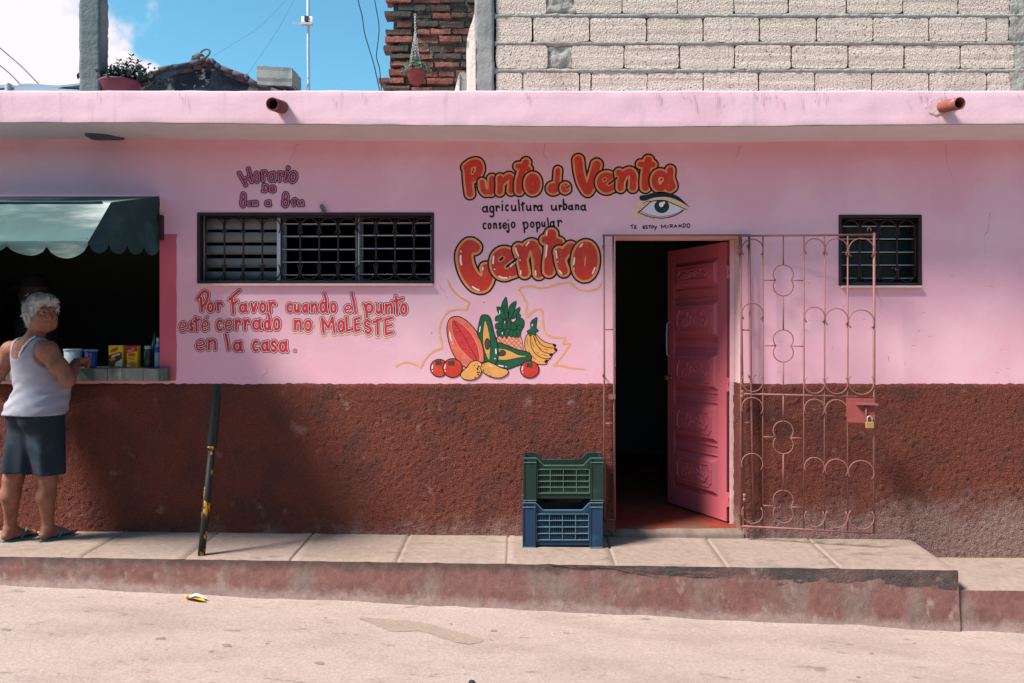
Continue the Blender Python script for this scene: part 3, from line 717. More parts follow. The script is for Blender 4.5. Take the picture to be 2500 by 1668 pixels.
for k in range(5):
    z0 = .16+k*(PH+GP); z1 = z0+PH
    if z1 > DH-.1: z1 = DH-.11
    bm = B(); frustum(bm, S0+.008, S1-.008, z0, z1, -.0118, .017, .03)
    # incised frame with notched corners, then the carved spray
    a, b, c, d = S0+.062, S1-.062, z0+.056, z1-.056; n_ = .03; W_ = .0175
    fr_ = [(a+n_, c), (b-n_, c), (b-n_*.9, c+n_*.6), (b, c+n_), (b, d-n_), (b-n_*.6, d-n_*.9), (b-n_, d), (a+n_, d), (a+n_*.9, d-n_*.6), (a, d-n_), (a, c+n_), (a+n_*.6, c+n_*.9), (a+n_, c)]
    tube(bm, [MD @ Vector((x, W_, z)) for x, z in fr_], .008, 5)
    mx, mz, hw, hh = (a+b)/2, (c+d)/2, (b-a)/2*.8, (d-c)/2*.7
    for s in (1, -1):
        for t0, t1, zz in ((.05, .45, .1), (.3, .8, -.25), (.55, 1.0, .2), (.1, .5, -.5), (.35, .75, .55), (.7, .98, -.3)):
            pts = [(mx+s*hw*(t0+(t1-t0)*q)+s*.01*math.sin(q*7), mz+hh*(zz+.55*math.sin(q*3.3+t0*5))) for q in np.linspace(0, 1, 9)]
            tube(bm, [MD @ Vector((x, W_, z)) for x, z in pts], [.004, .010, .013, .009, .007, .010, .013, .010, .004], 6)
        tube(bm, [MD @ Vector((mx+s*hw*.86+.016*math.cos(q), W_, mz+.016*math.sin(q))) for q in np.linspace(0, 6.28, 10)], .006, 5)
    tube(bm, [MD @ Vector((mx+.014*math.cos(q), W_, mz+.016*math.sin(q))) for q in np.linspace(0, 6.28, 10)], .008, 5)
    obj('carved_panel', bm, door_m, door, None)
    if k < 4:
        bm = B(); frustum(bm, S0+.004, S1-.004, z1+.012, z1+.03, -.0119, -.001, .006); frustum(bm, S0+.004, S1-.004, z1+GP-.03, z1+GP-.012, -.0119, -.001, .006); obj('moulding', bm, door_m, door, None)
for zz in (.16, .98, 1.78):
    bm = B(); tube(bm, [MD @ Vector((-.012, .004, zz-.05)), MD @ Vector((-.012, .004, zz+.05))], .011, 8); dbox(bm, -.03, .03, zz-.045, zz-.015, .0045, .009); dbox(bm, -.03, .03, zz+.015, zz+.045, .0045, .009)
    obj('hinge', bm, door_m, door)
bm = B(); lathe(bm, MD @ Vector((DW-.04, .004, .995)), [(.022, 0), (.022, .006), (.008, .008), (.008, .022), (.02, .03), (.024, .042), (.016, .054), (.002, .056)], 16, wv); obj('door_knob', bm, brass_m, door, True)
bm = B(); tube(bm, [MD @ Vector(q) for q in ((DW-.03, .006, 1.16), (DW-.03, .035, 1.18), (DW-.03, .038, 1.3), (DW-.03, .035, 1.42), (DW-.03, .006, 1.44))], .007, 8); obj('door_handle', bm, steel_m, door, True)

# ---------------------------------------------------------------- unseen row across the street, added to shade the wall from low sky
op = thing('added_row_house', 'unseen dull plastered house added across the street to shade the pink shop', 'building', (0, -11.5, 0))
bm = B(); box(bm, -30, 30, -16, -11.5, -2.2, 4.6); obj('wall', bm, mat('dull_plaster', (112, 92, 84), .9, .1, 1), op)
bm = B(); box(bm, -30, 30, -16.2, -11.3, 4.605, 4.75); obj('roof', bm, oldtile_m, op)
for k in range(-6, 7):
    bm = B(); box(bm, k*4-.45, k*4+.45, -11.503, -11.45, -.6, 1.9); obj('door', bm, frame_m, op)

# ---------------------------------------------------------------- painted lettering (parts of the shop)
def G(s, boxes, inset, r):
    return [(glyph(ch, bb, inset), r) for ch, bb in zip(s, boxes)]
# PUNTO DE VENTA: bubble letters, red in ochre in black
pv = [
 ([cat([(228, 345), (330, 272), (440, 262), (478, 370), (430, 485), (330, 565)]), cat([(250, 400), (262, 600), (292, 850)])], [64, 62]),
 ([cat([(525, 630), (535, 740), (585, 815), (650, 810)]), cat([(712, 560), (705, 700), (695, 815)])], [50, 55]),
 ([cat([(868, 550), (872, 700), (865, 810)]), cat([(890, 640), (960, 575), (1040, 520), (1092, 570), (1085, 700), (1078, 795)])], [52, 50]),
 ([cat([(1365, 250), (1300, 400), (1240, 620), (1235, 790)]), cat([(1210, 325), (1300, 330), (1405, 375)])], [62, 50]),
 ([E_(1492, 660, 76, 130)], 70),
 ([cat([(1975, 400), (1962, 600), (1965, 770)]), E_(1885, 745, 58, 50)], [44, 48]),
 (glyph('e', (2030, 645, 2200, 830), 42), 36),
]
off = (1380-1110)*7.833
pv2 = [
 ([cat([(250, 205), (272, 420), (330, 640), (410, 780)]), cat([(600, 295), (560, 450), (490, 680), (430, 790)])], [76, 80]),
 ([E_(790, 632, 108, 118, -28, -330)+[(935, 700)], [(700, 640), (860, 600)], [(850, 690), (935, 650)]], [78, 40, 50]),
 ([cat([(1030, 450), (1058, 600), (1058, 735)]), cat([(1070, 590), (1140, 470), (1240, 430), (1300, 500), (1300, 620), (1292, 730)])], [60, 62]),
 ([cat([(1590, 215), (1550, 420), (1530, 600), (1532, 720)]), cat([(1442, 285), (1560, 300), (1672, 290)])], [72, 54]),
 ([E_(1815, 600, 102, 140), cat([(2010, 395), (2005, 560), (2050, 700), (1985, 750)])], [62, 60]),
]
pv += [([[(x+off, y) for x, y in s_] for s_ in st], r) for st, r in pv2]
letters('painted_lettering', pv, 7.833, 1110, 365, (36, 32), (red_p, org_p, blk_p), .8, shop, cuts=[([(345, 425), (340, 445)], 12, 24), ([(2135, 738), (2195, 698)], 13, 11), ([(2096, 692)], 8, 11), ([(835+off, 660), (900+off, 612), (990+off, 542)], 19, 20), ([(738+off, 582), (768+off, 565)], 15, 20), ([(1838+off, 580)], 20, 30)])
# CENTRO
ce = [
 ([cat([(402, 320), (330, 300), (262, 410), (272, 560), (335, 715), (430, 825), (520, 840), (592, 730), (560, 615)], 4)], None),
 ([E_(830, 550, 98, 128, -30, -325, 24)+[(948, 640)], [(750, 580), (900, 500)]], [92, 46]),
 ([cat([(1035, 340), (1085, 500), (1122, 680)]), cat([(1100, 450), (1140, 340), (1225, 285), (1280, 350), (1312, 520), (1325, 690)])], [60, 62]),
 ([cat([(1505, 130), (1495, 350), (1470, 560), (1470, 655)]), cat([(1415, 212), (1520, 225), (1618, 252)])], [68, 52]),
 ([cat([(1618, 385), (1645, 540), (1682, 655)]), cat([(1645, 470), (1700, 390), (1780, 315), (1790, 365)])], [60, 58]),
 ([E_(1990, 512, 96, 196, tilt=4)], 82),
]
c0 = ce[0][0][0]; rr = np.interp(np.linspace(0, 8, len(c0)), range(9), [76, 90, 100, 100, 105, 110, 100, 74, 58])
ce[0] = ([c0], [list(rr)])
hl = []
for pts, r in (([(207, 377)], 12), ([(205, 440), (200, 500), (215, 565)], 12), ([(375, 885), (420, 915), (465, 932)], 11), ([(520, 605), (520, 640)], 10), ([(675, 450), (668, 550)], 11), ([(690, 633)], 10),
               ([(755, 735), (800, 755), (865, 755)], 11), ([(908, 742)], 9), ([(945, 560), (920, 590)], 11), ([(983, 538)], 9), ([(990, 330), (1005, 390), (1030, 440)], 11), ([(1055, 500)], 10), ([(1180, 245), (1145, 290)], 10),
               ([(1065, 655), (1065, 700)], 10), ([(1275, 655), (1282, 715)], 10), ([(1440, 90), (1437, 140)], 9), ([(1440, 290), (1425, 440)], 12), ([(1420, 460)], 10), ([(1570, 370), (1585, 470)], 10), ([(1598, 525)], 9),
               ([(1620, 655), (1650, 690)], 11), ([(1950, 270), (1915, 310)], 10), ([(1835, 470), (1825, 560)], 11), ([(1828, 626)], 9), ([(2130, 610), (2095, 690)], 10)):
    hl.append((pts, r))
letters('painted_lettering', ce, 5.875, 1090, 550, (31, 24), (red_p, org_p, blk_p, wht_p), .8, shop, extra=hl, base=-.0014, cuts=[([(862, 598), (930, 545), (1005, 486)], 17, 18), ([(772, 498), (804, 470)], 18, 16)])
# black script lines
ag = G('agricultura', [(130, 170, 275, 325), (270, 170, 395, 425), (390, 165, 500, 305), (515, 75, 560, 300), (585, 150, 680, 300), (700, 158, 830, 300), (835, 48, 900, 300), (895, 95, 995, 300), (1000, 158, 1125, 295), (1140, 152, 1235, 295), (1215, 150, 1352, 300)], 20, 17)
ag += G('urbana', [(1490, 160, 1635, 290), (1640, 150, 1728, 285), (1720, 38, 1832, 280), (1830, 150, 1955, 280), (1965, 145, 2070, 278), (2075, 145, 2210, 290)], 20, 17)
ag += G('consejo', [(140, 508, 240, 660), (240, 513, 332, 657), (345, 508, 443, 650), (455, 505, 532, 652), (535, 503, 640, 652), (600, 442, 702, 730), (700, 488, 805, 635)], 20, 16)
ag += G('popular', [(920, 478, 1065, 730), (1080, 488, 1180, 628), (1180, 480, 1302, 720), (1300, 488, 1405, 612), (1410, 412, 1475, 618), (1470, 468, 1592, 612), (1612, 448, 1732, 612)], 20, 16)
letters('painted_lettering', ag, 8.103, 1160, 480, (), (blk_p,), .5, shop)
te = G('TE', [(245, 1135, 355, 1310), (360, 1170, 455, 1305)], 18, 15)+G('ESTOY', [(625, 1180, 730, 1305), (720, 1165, 815, 1302), (810, 1150, 915, 1297), (905, 1170, 995, 1292), (990, 1185, 1108, 1355)], 18, 15)
te += G('MIRANDO', [(1205, 1150, 1405, 1300), (1430, 1165, 1465, 1277), (1490, 1135, 1617, 1268), (1628, 1145, 1752, 1260), (1775, 1132, 1892, 1257), (1893, 1110, 2032, 1262), (2038, 1110, 2160, 1268)], 18, 15)
letters('painted_lettering', te, 13.056, 1520, 460, (), (blk_p,), .4, shop)
# POR FAVOR ... EN LA CASA.
A1 = [('P', (435, 120, 740, 590)), ('o', (640, 345, 830, 600)), ('r', (815, 330, 1000, 580)), ('F', (1030, 85, 1340, 640)), ('a', (1255, 355, 1480, 605)), ('v', (1465, 355, 1660, 600)), ('o', (1640, 350, 1830, 610)), ('r', (1810, 325, 2020, 610)),
      ('e', (105, 720, 320, 985)), ('s', (300, 715, 440, 965)), ('t', (370, 625, 570, 965)), ('e', (530, 700, 740, 965)), ('c', (815, 680, 1010, 960)), ('e', (980, 675, 1195, 960)), ('r', (1165, 665, 1350, 945)), ('r', (1330, 660, 1525, 940)), ('a', (1505, 660, 1750, 940)), ('d', (1730, 545, 1930, 945)), ('o', (1905, 650, 2100, 945)),
      ('e', (425, 1065, 670, 1335)), ('n', (640, 1050, 885, 1325)), ('l', (975, 950, 1140, 1330)), ('a', (1140, 1080, 1385, 1350)), ('c', (1505, 1080, 1700, 1350)), ('a', (1680, 1080, 1890, 1345)), ('s', (1860, 1075, 2035, 1355)), ('a', (2015, 1075, 2250, 1360))]
it = [(glyph(ch, bb, 47 if ch != 'e' else 43), 26 if ch != 'e' else 19) for ch, bb in A1]
it.insert(12, ([[(672, 655), (648, 690)]], 18)); it.append(([[(2352, 1306)]], 20))
o2 = (690-420)*7.833; k2 = 7.833/7.344
B1 = [('c', (40, 340, 215, 570)), ('u', (175, 355, 340, 570)), ('a', (325, 345, 490, 570)), ('n', (470, 340, 660, 570)), ('d', (635, 165, 845, 575)), ('o', (825, 330, 995, 575)), ('e', (1075, 365, 1280, 590)), ('l', (1190, 160, 1370, 595)),
      ('u', (1635, 345, 1825, 590)), ('n', (1800, 345, 2010, 600)), ('t', (1915, 205, 2195, 605)), ('o', (2080, 345, 2260, 605))]
B2 = [('n', (170, 635, 375, 885)), ('o', (360, 640, 550, 900)), ('M', (650, 585, 975, 945)), ('O', (955, 645, 1140, 925)), ('L', (1085, 580, 1290, 915)), ('E', (1240, 590, 1430, 915)), ('S', (1420, 640, 1630, 950)), ('T', (1590, 590, 1810, 970)), ('E', (1780, 590, 2010, 970))]
P1 = [('p', (1410, 330, 1660, 665))]
mv = lambda L: [([[(o2+x*k2, y*k2) for x, y in s_] for s_ in glyph(ch, bb, 45 if ch != 'e' else 41)], 25 if ch != 'e' else 18) for ch, bb in L]
letters('painted_lettering', it+mv(B1), 7.833, 420, 690, (10, 13), (redp2, pale_p, blk_p), .6, shop)
letters('painted_lettering', mv(B2+P1), 7.833, 420, 690, (10, 13), (redp2, pale_p, blk_p), .6, shop, halo=[(20, line_p, -9, 18), (26, cream_p, 0, 0)], base=-.0012)
# HORARIO DE 8AM A 8PM
ho = [([[(285, 390), (470, 725)], [(545, 265), (640, 630)], [(420, 570), (590, 505)]], 32), (glyph('o', (665, 320, 905, 690), 64), 26), (glyph('r', (885, 270, 1125, 665), 62), 27), (glyph('a', (1080, 305, 1360, 665), 64), 26), (glyph('r', (1355, 300, 1605, 660), 62), 27),
      ([[(1655, 370), (1615, 590)], [(1688, 240)]], 34), ([E_(1825, 500, 84, 132, tilt=14)], 30),
      (glyph('D', (905, 680, 1155, 960), 60), 26), (glyph('e', (1112, 715, 1358, 965), 60), 26),
      (glyph('8', (282, 910, 516, 1396), 64), 25), (glyph('8', (1478, 905, 1748, 1396), 66), 27), (glyph('a', (998, 1135, 1222, 1360), 62), 26),
      (glyph('a', (500, 1175, 665, 1345), 46), 20), (glyph('m', (635, 1165, 842, 1345), 46), 20), (glyph('P', (1742, 1080, 1975, 1365), 62), 26), (glyph('M', (1915, 1140, 2165, 1360), 58), 24)]
letters('painted_lettering', ho, 11.75, 560, 390, (13, 30), (wine_p, lilac_p, navy_p), .5, shop, halo=[(16, line_p, -4, 26), (20, mat('mauve_mural_paint', (206, 150, 178), .6, .08, 20), 2, 6)], cuts=[([(402, 1042)], 9, 9), ([(398, 1262)], 9, 9), ([(1617, 1040)], 10, 9), ([(1610, 1236)], 18, 10)])
# the watching eye
def T5(p): return (1520+p[0]/13.056, 460+p[1]/13.056)
s = Sheet(1540, 464, 1690, 545, .4); tp = lambda L: [T5(p) for p in L]
brow = cat([(545, 250), (600, 225), (760, 205), (900, 165), (1060, 115), (1300, 105), (1500, 150), (1640, 195), (1800, 280), (1960, 420), (2140, 605), (2000, 520), (1850, 430), (1650, 340), (1450, 285), (1250, 275), (1000, 300), (850, 350), (720, 395), (580, 385), (535, 320)], 4, True)
lid = cat([(560, 380), (700, 395), (850, 345), (1000, 295), (1250, 268), (1450, 278), (1650, 330), (1850, 425), (2000, 530), (2080, 620), (2040, 680), (1900, 620), (1700, 540), (1450, 440), (1200, 390), (900, 410), (760, 540), (600, 690), (500, 770), (560, 820), (780, 880), (1000, 960), (1080, 1020), (1100, 1090), (1020, 1080), (900, 980), (700, 930), (540, 900), (500, 980), (440, 1050), (380, 960), (360, 820), (420, 600), (470, 450)], 4, True)
ball = cat([(520, 745), (640, 660), (780, 540), (900, 440), (1060, 400), (1300, 390), (1500, 450), (1700, 530), (1880, 615), (1940, 680), (1830, 760), (1640, 840), (1400, 890), (1150, 905), (900, 865), (700, 800)], 4, True)
fb = s.poly(tp(ball)); iris = s.ell(*T5((1250, 575)), 236/13.056, 215/13.056)
lay = [(s, s.poly(tp(lid)), skin_p), (s, s.poly(tp(brow)), mat('dark_brow_paint', (18, 36, 42), .6, .2, 20)), (s, fb, eye_p), (s, np.minimum(iris, fb), blk_p), (s, np.minimum(iris-1.6, fb), teal_p), (s, np.minimum(s.ell(*T5((1250, 540)), 8.6, 7.6), fb), blk_p),
       (s, s.ell(*T5((1235, 520)), 5.6, 6.3), wht_p), (s, s.ell(*T5((1315, 462)), 3.1, 3.7), wht_p)]
st = s.blank()
s.stroke(tp(cat([(500, 765), (640, 660), (780, 530), (900, 430), (1060, 395), (1300, 385), (1500, 445), (1700, 530), (1880, 610), (2055, 685)])), list(np.interp(np.linspace(0, 1, 55), [0, .2, .6, 1], [1.6, 1.2, 1.3, .7])), st)
s.stroke(tp(cat([(650, 490), (760, 420), (900, 405)])), .7, st)
s.stroke(tp(cat([(520, 775), (700, 850), (880, 905), (1100, 940), (1300, 945), (1500, 915), (1700, 840), (1850, 765), (1945, 685)])), list(np.interp(np.linspace(0, 1, 49), [0, .5, 1], [.7, .9, 1.3])), st)
s.stroke(tp(cat([(590, 730), (760, 810), (1000, 875), (1250, 890), (1500, 860), (1750, 780), (1900, 700)])), .45, st)
for k in range(26):
    a = 600+k*48; y = np.interp(a, [520, 700, 880, 1100, 1300, 1500, 1700, 1850], [775, 850, 905, 940, 945, 915, 840, 765]); s.stroke([T5((a, y)), T5((a+random.uniform(-14, 18), y+random.uniform(15, 45)))], .5, st)
lay.append((s, st, blk_p))
paint('painted_eye', lay, shop)
# orange outline round the fruit
s = Sheet(940, 676, 1480, 908, .8); T1 = lambda L: [(950+x/4.273, 660+y/4.273) for x, y in L]
f = s.blank()
a = cat(T1([(605, 95), (660, 200), (740, 280), (836, 336), (836, 345)]), 5)+cat(T1([(836, 345), (805, 420)]), 2)+cat(T1([(805, 420), (720, 410), (620, 435), (550, 530), (525, 640), (545, 740), (562, 812)]), 5)+cat(T1([(562, 812), (460, 850), (380, 930), (333, 1015)]), 4)+cat(T1([(333, 1015), (260, 980), (180, 960), (110, 980), (70, 1010)]), 4)
b = cat(T1([(2215, 135), (2170, 195), (2060, 215), (1960, 190), (1890, 125)]), 4)+cat(T1([(1890, 125), (1760, 145), (1650, 178), (1560, 185), (1480, 165), (1380, 180), (1355, 210)]), 4)+cat(T1([(1355, 210), (1400, 270), (1420, 325), (1442, 345), (1430, 420), (1440, 490)]), 4)+cat(T1([(1440, 490), (1510, 425), (1575, 408), (1602, 440), (1608, 520), (1612, 600), (1645, 670), (1720, 700), (1832, 705)]), 4)+cat(T1([(1832, 705), (1835, 730), (1815, 768), (1888, 765), (1870, 800), (1810, 890), (1750, 960), (1712, 992)]), 3)+cat(T1([(1712, 992), (1800, 995), (1900, 1020), (2050, 1035)]), 4)
for q in (a, b): s.stroke(q, [1.1]+[1.7+.9*math.sin(k*.37)**2 for k in range(len(q)-2)]+[.6], f)
paint('painted_outline', [(s, f, line_p)], shop)

# fruit mural: a part of the shop, every fruit a sub-part; later fruit lie on earlier ones
T6 = lambda L: [(1030+x/6.351, 700+y/6.351) for x, y in L]
mural = None
KB = [0]
def fruit(name, bb, layers_fn, dots=()):
    (x0, y0), (x1, y1) = T6([(bb[0], bb[1]), (bb[2], bb[3])]); s = Sheet(x0, y0, x1, y1, .45)
    lay = layers_fn(s); o = paint(name, lay, mural if mural else shop, -.0006-.0004*KB[0], .00004); KB[0] += 1
    return o
def outl(s, f, w=2.0): return (s, f+w, blk_p)
def dots(s, L, r, jit=.3):
    g = s.blank()
    for p in T6(L): s.stroke([p], r*random.uniform(1-jit, 1+jit), g)
    return g
def hls(s, L):
    g = s.blank()
    for pts, r in L: s.stroke(T6(pts), r/6.351, g)
    return (s, g, wht_p)
mural = paint('fruit_mural', [(Sheet(1100, 880, 1102, 882, 1), np.full((3, 3), 1.0), pine_p)], shop) if False else None
mural = bpy.data.objects.new('fruit_mural', None); C.objects.link(mural); mural.parent = shop; mural.empty_display_size = .05
def pineapple(s):
    bd = s.poly(T6(cat([(1180, 770), (1172, 890), (1330, 940), (1450, 990), (1556, 1005), (1555, 870), (1525, 770), (1480, 740), (1350, 720), (1240, 740)], 5, True)))
    ln = s.blank()
    for k in range(-8, 12):
        s.stroke(T6([(1100+k*72, 720), (1100+k*72+290, 1030)]), .45, ln); s.stroke(T6([(1180+k*72, 720), (1180+k*72-290, 1030)]), .45, ln)
    dt = dots(s, [(1135+36*(i % 2)+i*0+72*j, 736+i*38.6) for i in range(8) for j in range(7)], .8)
    lay = [outl(s, bd, 1.6), (s, bd, pine_p), (s, np.minimum(ln, bd-.8), brn_p), (s, np.minimum(dt, bd-1.5), brn_p)]
    lv = [([(1300, 470), (1280, 330), (1302, 165)], 52), ([(1385, 470), (1400, 330), (1458, 230)], 46), ([(1270, 480), (1220, 380), (1170, 318)], 44), ([(1420, 470), (1470, 395), (1518, 325)], 36), ([(1480, 540), (1500, 450), (1496, 500)], 30), ([(1260, 580), (1190, 490), (1145, 530)], 42), ([(1430, 600), (1530, 540), (1566, 645)], 50),
          ([(1260, 660), (1180, 600), (1150, 650)], 36), ([(1330, 640), (1350, 560), (1330, 490)], 44), ([(1290, 720), (1290, 620), (1275, 500)], 44), ([(1370, 730), (1360, 640), (1340, 520)], 44), ([(1440, 740), (1420, 640), (1410, 555)], 46), ([(1470, 680), (1520, 640), (1540, 690)], 34), ([(1270, 690), (1200, 690), (1185, 770)], 38),
          ([(1470, 680), (1500, 720), (1490, 790)], 36), ([(1340, 680), (1310, 720), (1312, 800)], 36), ([(1400, 690), (1385, 730), (1390, 775)], 36), ([(1440, 700), (1442, 740), (1445, 790)], 30), ([(1260, 700), (1240, 740), (1245, 790)], 30)]
    gr, bk = s.blank(), s.blank()
    for pts, r in lv:
        c = cat(pts, 7); t = np.linspace(0, 1, len(c)); rr = r/6.351*np.where(t < .45, .75+.55*t, 1.0*(1-((t-.45)/.55)**1.6)+.03)
        f = s.stroke(T6(c), list(rr), None); gr = np.maximum(np.minimum(gr, -(f+1.0)), f-.6); bk = np.maximum(bk, f+1.0)
    return lay+[(s, bk, blk_p), (s, gr, grn_p), hls(s, [([(1205, 375), (1207, 420)], 7), ([(1245, 710), (1248, 735)], 6), ([(1290, 535), (1280, 570)], 4)])]
o = fruit('painted_pineapple', (1100, 130, 1620, 1040), pineapple)
def bananas(s):
    bd = s.poly(T6(cat([(1655, 740), (1612, 800), (1602, 930), (1640, 1060), (1720, 1160), (1820, 1200), (1925, 1198), (1942, 1150), (1995, 1105), (2025, 1045), (2090, 985), (2055, 950), (2068, 905), (1980, 890), (1880, 850), (1800, 780), (1750, 735)], 5, True)))
    ln = s.blank()
    for q in ([(1690, 760), (1690, 900), (1760, 1040), (1890, 1115), (1995, 1108)], [(1730, 760), (1780, 900), (1880, 1010), (2025, 1046)], [(1760, 760), (1830, 880), (1920, 935), (2060, 955)]): s.stroke(T6(cat(q)), .9, ln)
    for q in ([(1640, 800), (1630, 900)], [(1655, 990), (1690, 1060), (1770, 1130)], [(1710, 860), (1740, 940)], [(1770, 1010), (1810, 1030)], [(1810, 940), (1850, 970)], [(1855, 1050), (1940, 1075)], [(1740, 780), (1770, 840)], [(1900, 970), (1960, 985)]): s.stroke(T6(q), .55, ln)
    s.stroke(T6([(1820, 1160)]), .8, ln); s.stroke(T6([(1880, 1165)]), .8, ln)
    tips = s.blank()
    for a, b in (((2050, 905), (2060, 915)), ((2070, 975), (2085, 985)), ((1995, 1060), (2012, 1055)), ((1920, 1165), (1935, 1150))): s.stroke(T6([a, b]), 3.2, tips)
    stm = s.poly(T6(cat([(1650, 722), (1635, 690), (1690, 655), (1690, 555), (1765, 490), (1782, 500), (1768, 640), (1802, 682), (1752, 722), (1760, 755), (1720, 735), (1680, 765), (1668, 735)], 3, True)))
    return [outl(s, bd), (s, bd, yel_p), (s, np.minimum(ln, bd), blk_p), (s, np.minimum(tips, bd+1), blk_p), outl(s, stm, 1.5), (s, stm, grn_p), hls(s, [([(1712, 585), (1708, 610)], 7)])]
fruit('painted_bananas', (1560, 450, 2130, 1240), bananas)
def papaya(s):
    bd = s.poly(T6(cat([(440, 500), (540, 468), (640, 500), (740, 580), (850, 710), (930, 860), (968, 1010), (960, 1150), (850, 1180), (740, 1220), (690, 1245), (640, 1225), (560, 1150), (480, 1020), (430, 880), (400, 730), (398, 610)], 5, True)))
    pu = s.poly(T6(cat([(488, 530), (600, 590), (720, 700), (810, 840), (860, 980), (882, 1110), (868, 1140), (790, 1130), (680, 1030), (580, 910), (510, 770), (478, 640)], 5, True)))
    md = s.poly(T6(cat([(468, 520), (610, 570), (745, 690), (840, 830), (892, 980), (915, 1110), (880, 1160), (780, 1150), (660, 1050), (560, 920), (492, 780), (458, 640)], 5, True)))
    rg = random.Random(3); sd = s.blank()
    for _ in range(330):
        x, y = rg.uniform(480, 880), rg.uniform(540, 1140); s.stroke(T6([(x, y)]), rg.uniform(.45, .95), sd)
    vn = s.stroke(T6([(488, 530), (640, 760), (760, 960), (855, 1130)]), .7)
    rind = mat('papaya_rind_paint', (224, 110, 84), .6, .3, 12)
    return [outl(s, bd, 2.2), (s, bd, rind), (s, md, sal_p), (s, pu+1.0, blk_p), (s, pu, pulp_p), (s, np.minimum(sd, pu-1.5), brn_p), (s, vn, brn_p), hls(s, [([(432, 710), (440, 780), (460, 840)], 9), ([(478, 882)], 9)])]
fruit('painted_papaya', (340, 420, 1030, 1300), papaya)
def avo(outer, inner, pit, hl_):
    def fn(s):
        o_ = s.poly(T6(cat(outer, 5, True))); i_ = s.poly(T6(cat(inner, 5, True))); (cx, cy), = T6([pit[:2]])
        pt = s.ell(cx, cy, pit[2]/6.351, pit[3]/6.351)
        return [outl(s, o_, 2.2), (s, o_, grn_p), (s, i_+1.1, blk_p), (s, i_, yel_p), (s, np.minimum(pt+1.2, i_+.6), blk_p), (s, np.minimum(pt, i_), pit_p), hls(s, hl_)]
    return fn
fruit('painted_avocado', (1080, 830, 1760, 1330), avo([(1180, 890), (1260, 895), (1350, 930), (1480, 985), (1620, 1015), (1690, 1075), (1680, 1140), (1600, 1175), (1440, 1235), (1330, 1272), (1200, 1245), (1130, 1205), (1150, 1080)],
      [(1160, 975), (1260, 970), (1370, 1000), (1490, 1060), (1622, 1080), (1480, 1100), (1330, 1132), (1220, 1132), (1150, 1110)], (1235, 1030, 60, 44), [([(1195, 1220), (1260, 1238)], 9), ([(1305, 1242)], 10), ([(1160, 1000), (1210, 1000)], 4)]))
fruit('painted_avocado', (820, 400, 1230, 1250), avo([(925, 462), (985, 445), (1042, 470), (1078, 570), (1105, 700), (1150, 830), (1178, 980), (1172, 1120), (1130, 1195), (1050, 1190), (980, 1165), (965, 1020), (930, 860), (870, 740), (888, 600)],
      [(980, 530), (1015, 620), (1046, 760), (1057, 900), (1050, 1050), (1040, 1132), (1000, 1060), (960, 930), (948, 780), (960, 630)], (1015, 890, 38, 76), [([(905, 620), (893, 700)], 7), ([(1145, 970), (1150, 1040)], 9), ([(1132, 1115)], 10)]))
def tomato(cx, cy, rx, ry, sx, sy):
    def fn(s):
        (x, y), = T6([(cx, cy)]); f = s.ell(x, y, rx/6.351, ry/6.351); g = s.blank()
        for k in range(9):
            a = k*.7+.3; l = 62 if k % 2 else 46
            s.stroke(T6([(sx, sy), (sx+l*math.cos(a), sy+l*.72*math.sin(a)+6)]), [1.7, .3], g)
        return [outl(s, f, 2.2), (s, f, red_p), (s, g+.9, blk_p), (s, g, grn_p), hls(s, [([(cx-rx*.78, cy-ry*.35), (cx-rx*.86, cy+ry*.05)], 9), ([(cx-rx*.8, cy+ry*.35)], 9)])]
    return fn
fruit('painted_tomato', (90, 1090, 440, 1440), tomato(268, 1262, 130, 128, 262, 1178))
fruit('painted_tomato', (290, 1080, 660, 1450), tomato(475, 1262, 142, 138, 458, 1182))
fruit('painted_tomato', (1480, 1110, 1860, 1460), tomato(1670, 1285, 136, 124, 1672, 1212))
def mango(o_, dd):
    def fn(s):
        f = s.poly(T6(cat(o_, 5, True))); return [outl(s, f, 2.1), (s, f, yel_p), (s, np.minimum(dots(s, dd, 1.5, .5), f), blk_p), hls(s, [([(o_[1][0]+10, o_[1][1]+40), (o_[1][0]+60, o_[1][1]+66)], 4)])]
    return fn
fruit('painted_mango', (560, 1110, 980, 1500), mango([(800, 1160), (870, 1160), (928, 1210), (925, 1290), (880, 1390), (780, 1440), (660, 1430), (605, 1370), (640, 1310), (710, 1250), (750, 1190)], [(862, 1200), (812, 1225), (880, 1235), (855, 1275), (862, 1262), (870, 1285), (885, 1245), (868, 1312), (888, 1328), (860, 1330), (874, 1364), (826, 1408)]))
fruit('painted_mango', (880, 1120, 1400, 1480), mango([(955, 1195), (1030, 1175), (1120, 1210), (1220, 1262), (1320, 1295), (1322, 1350), (1230, 1405), (1110, 1402), (990, 1350), (925, 1290), (925, 1230)], [(970, 1212), (945, 1240), (950, 1285), (958, 1298), (946, 1290), (985, 1270), (1025, 1275), (982, 1312), (1008, 1340), (1012, 1345), (1026, 1310), (1054, 1335), (1055, 1378), (1075, 1385)]))

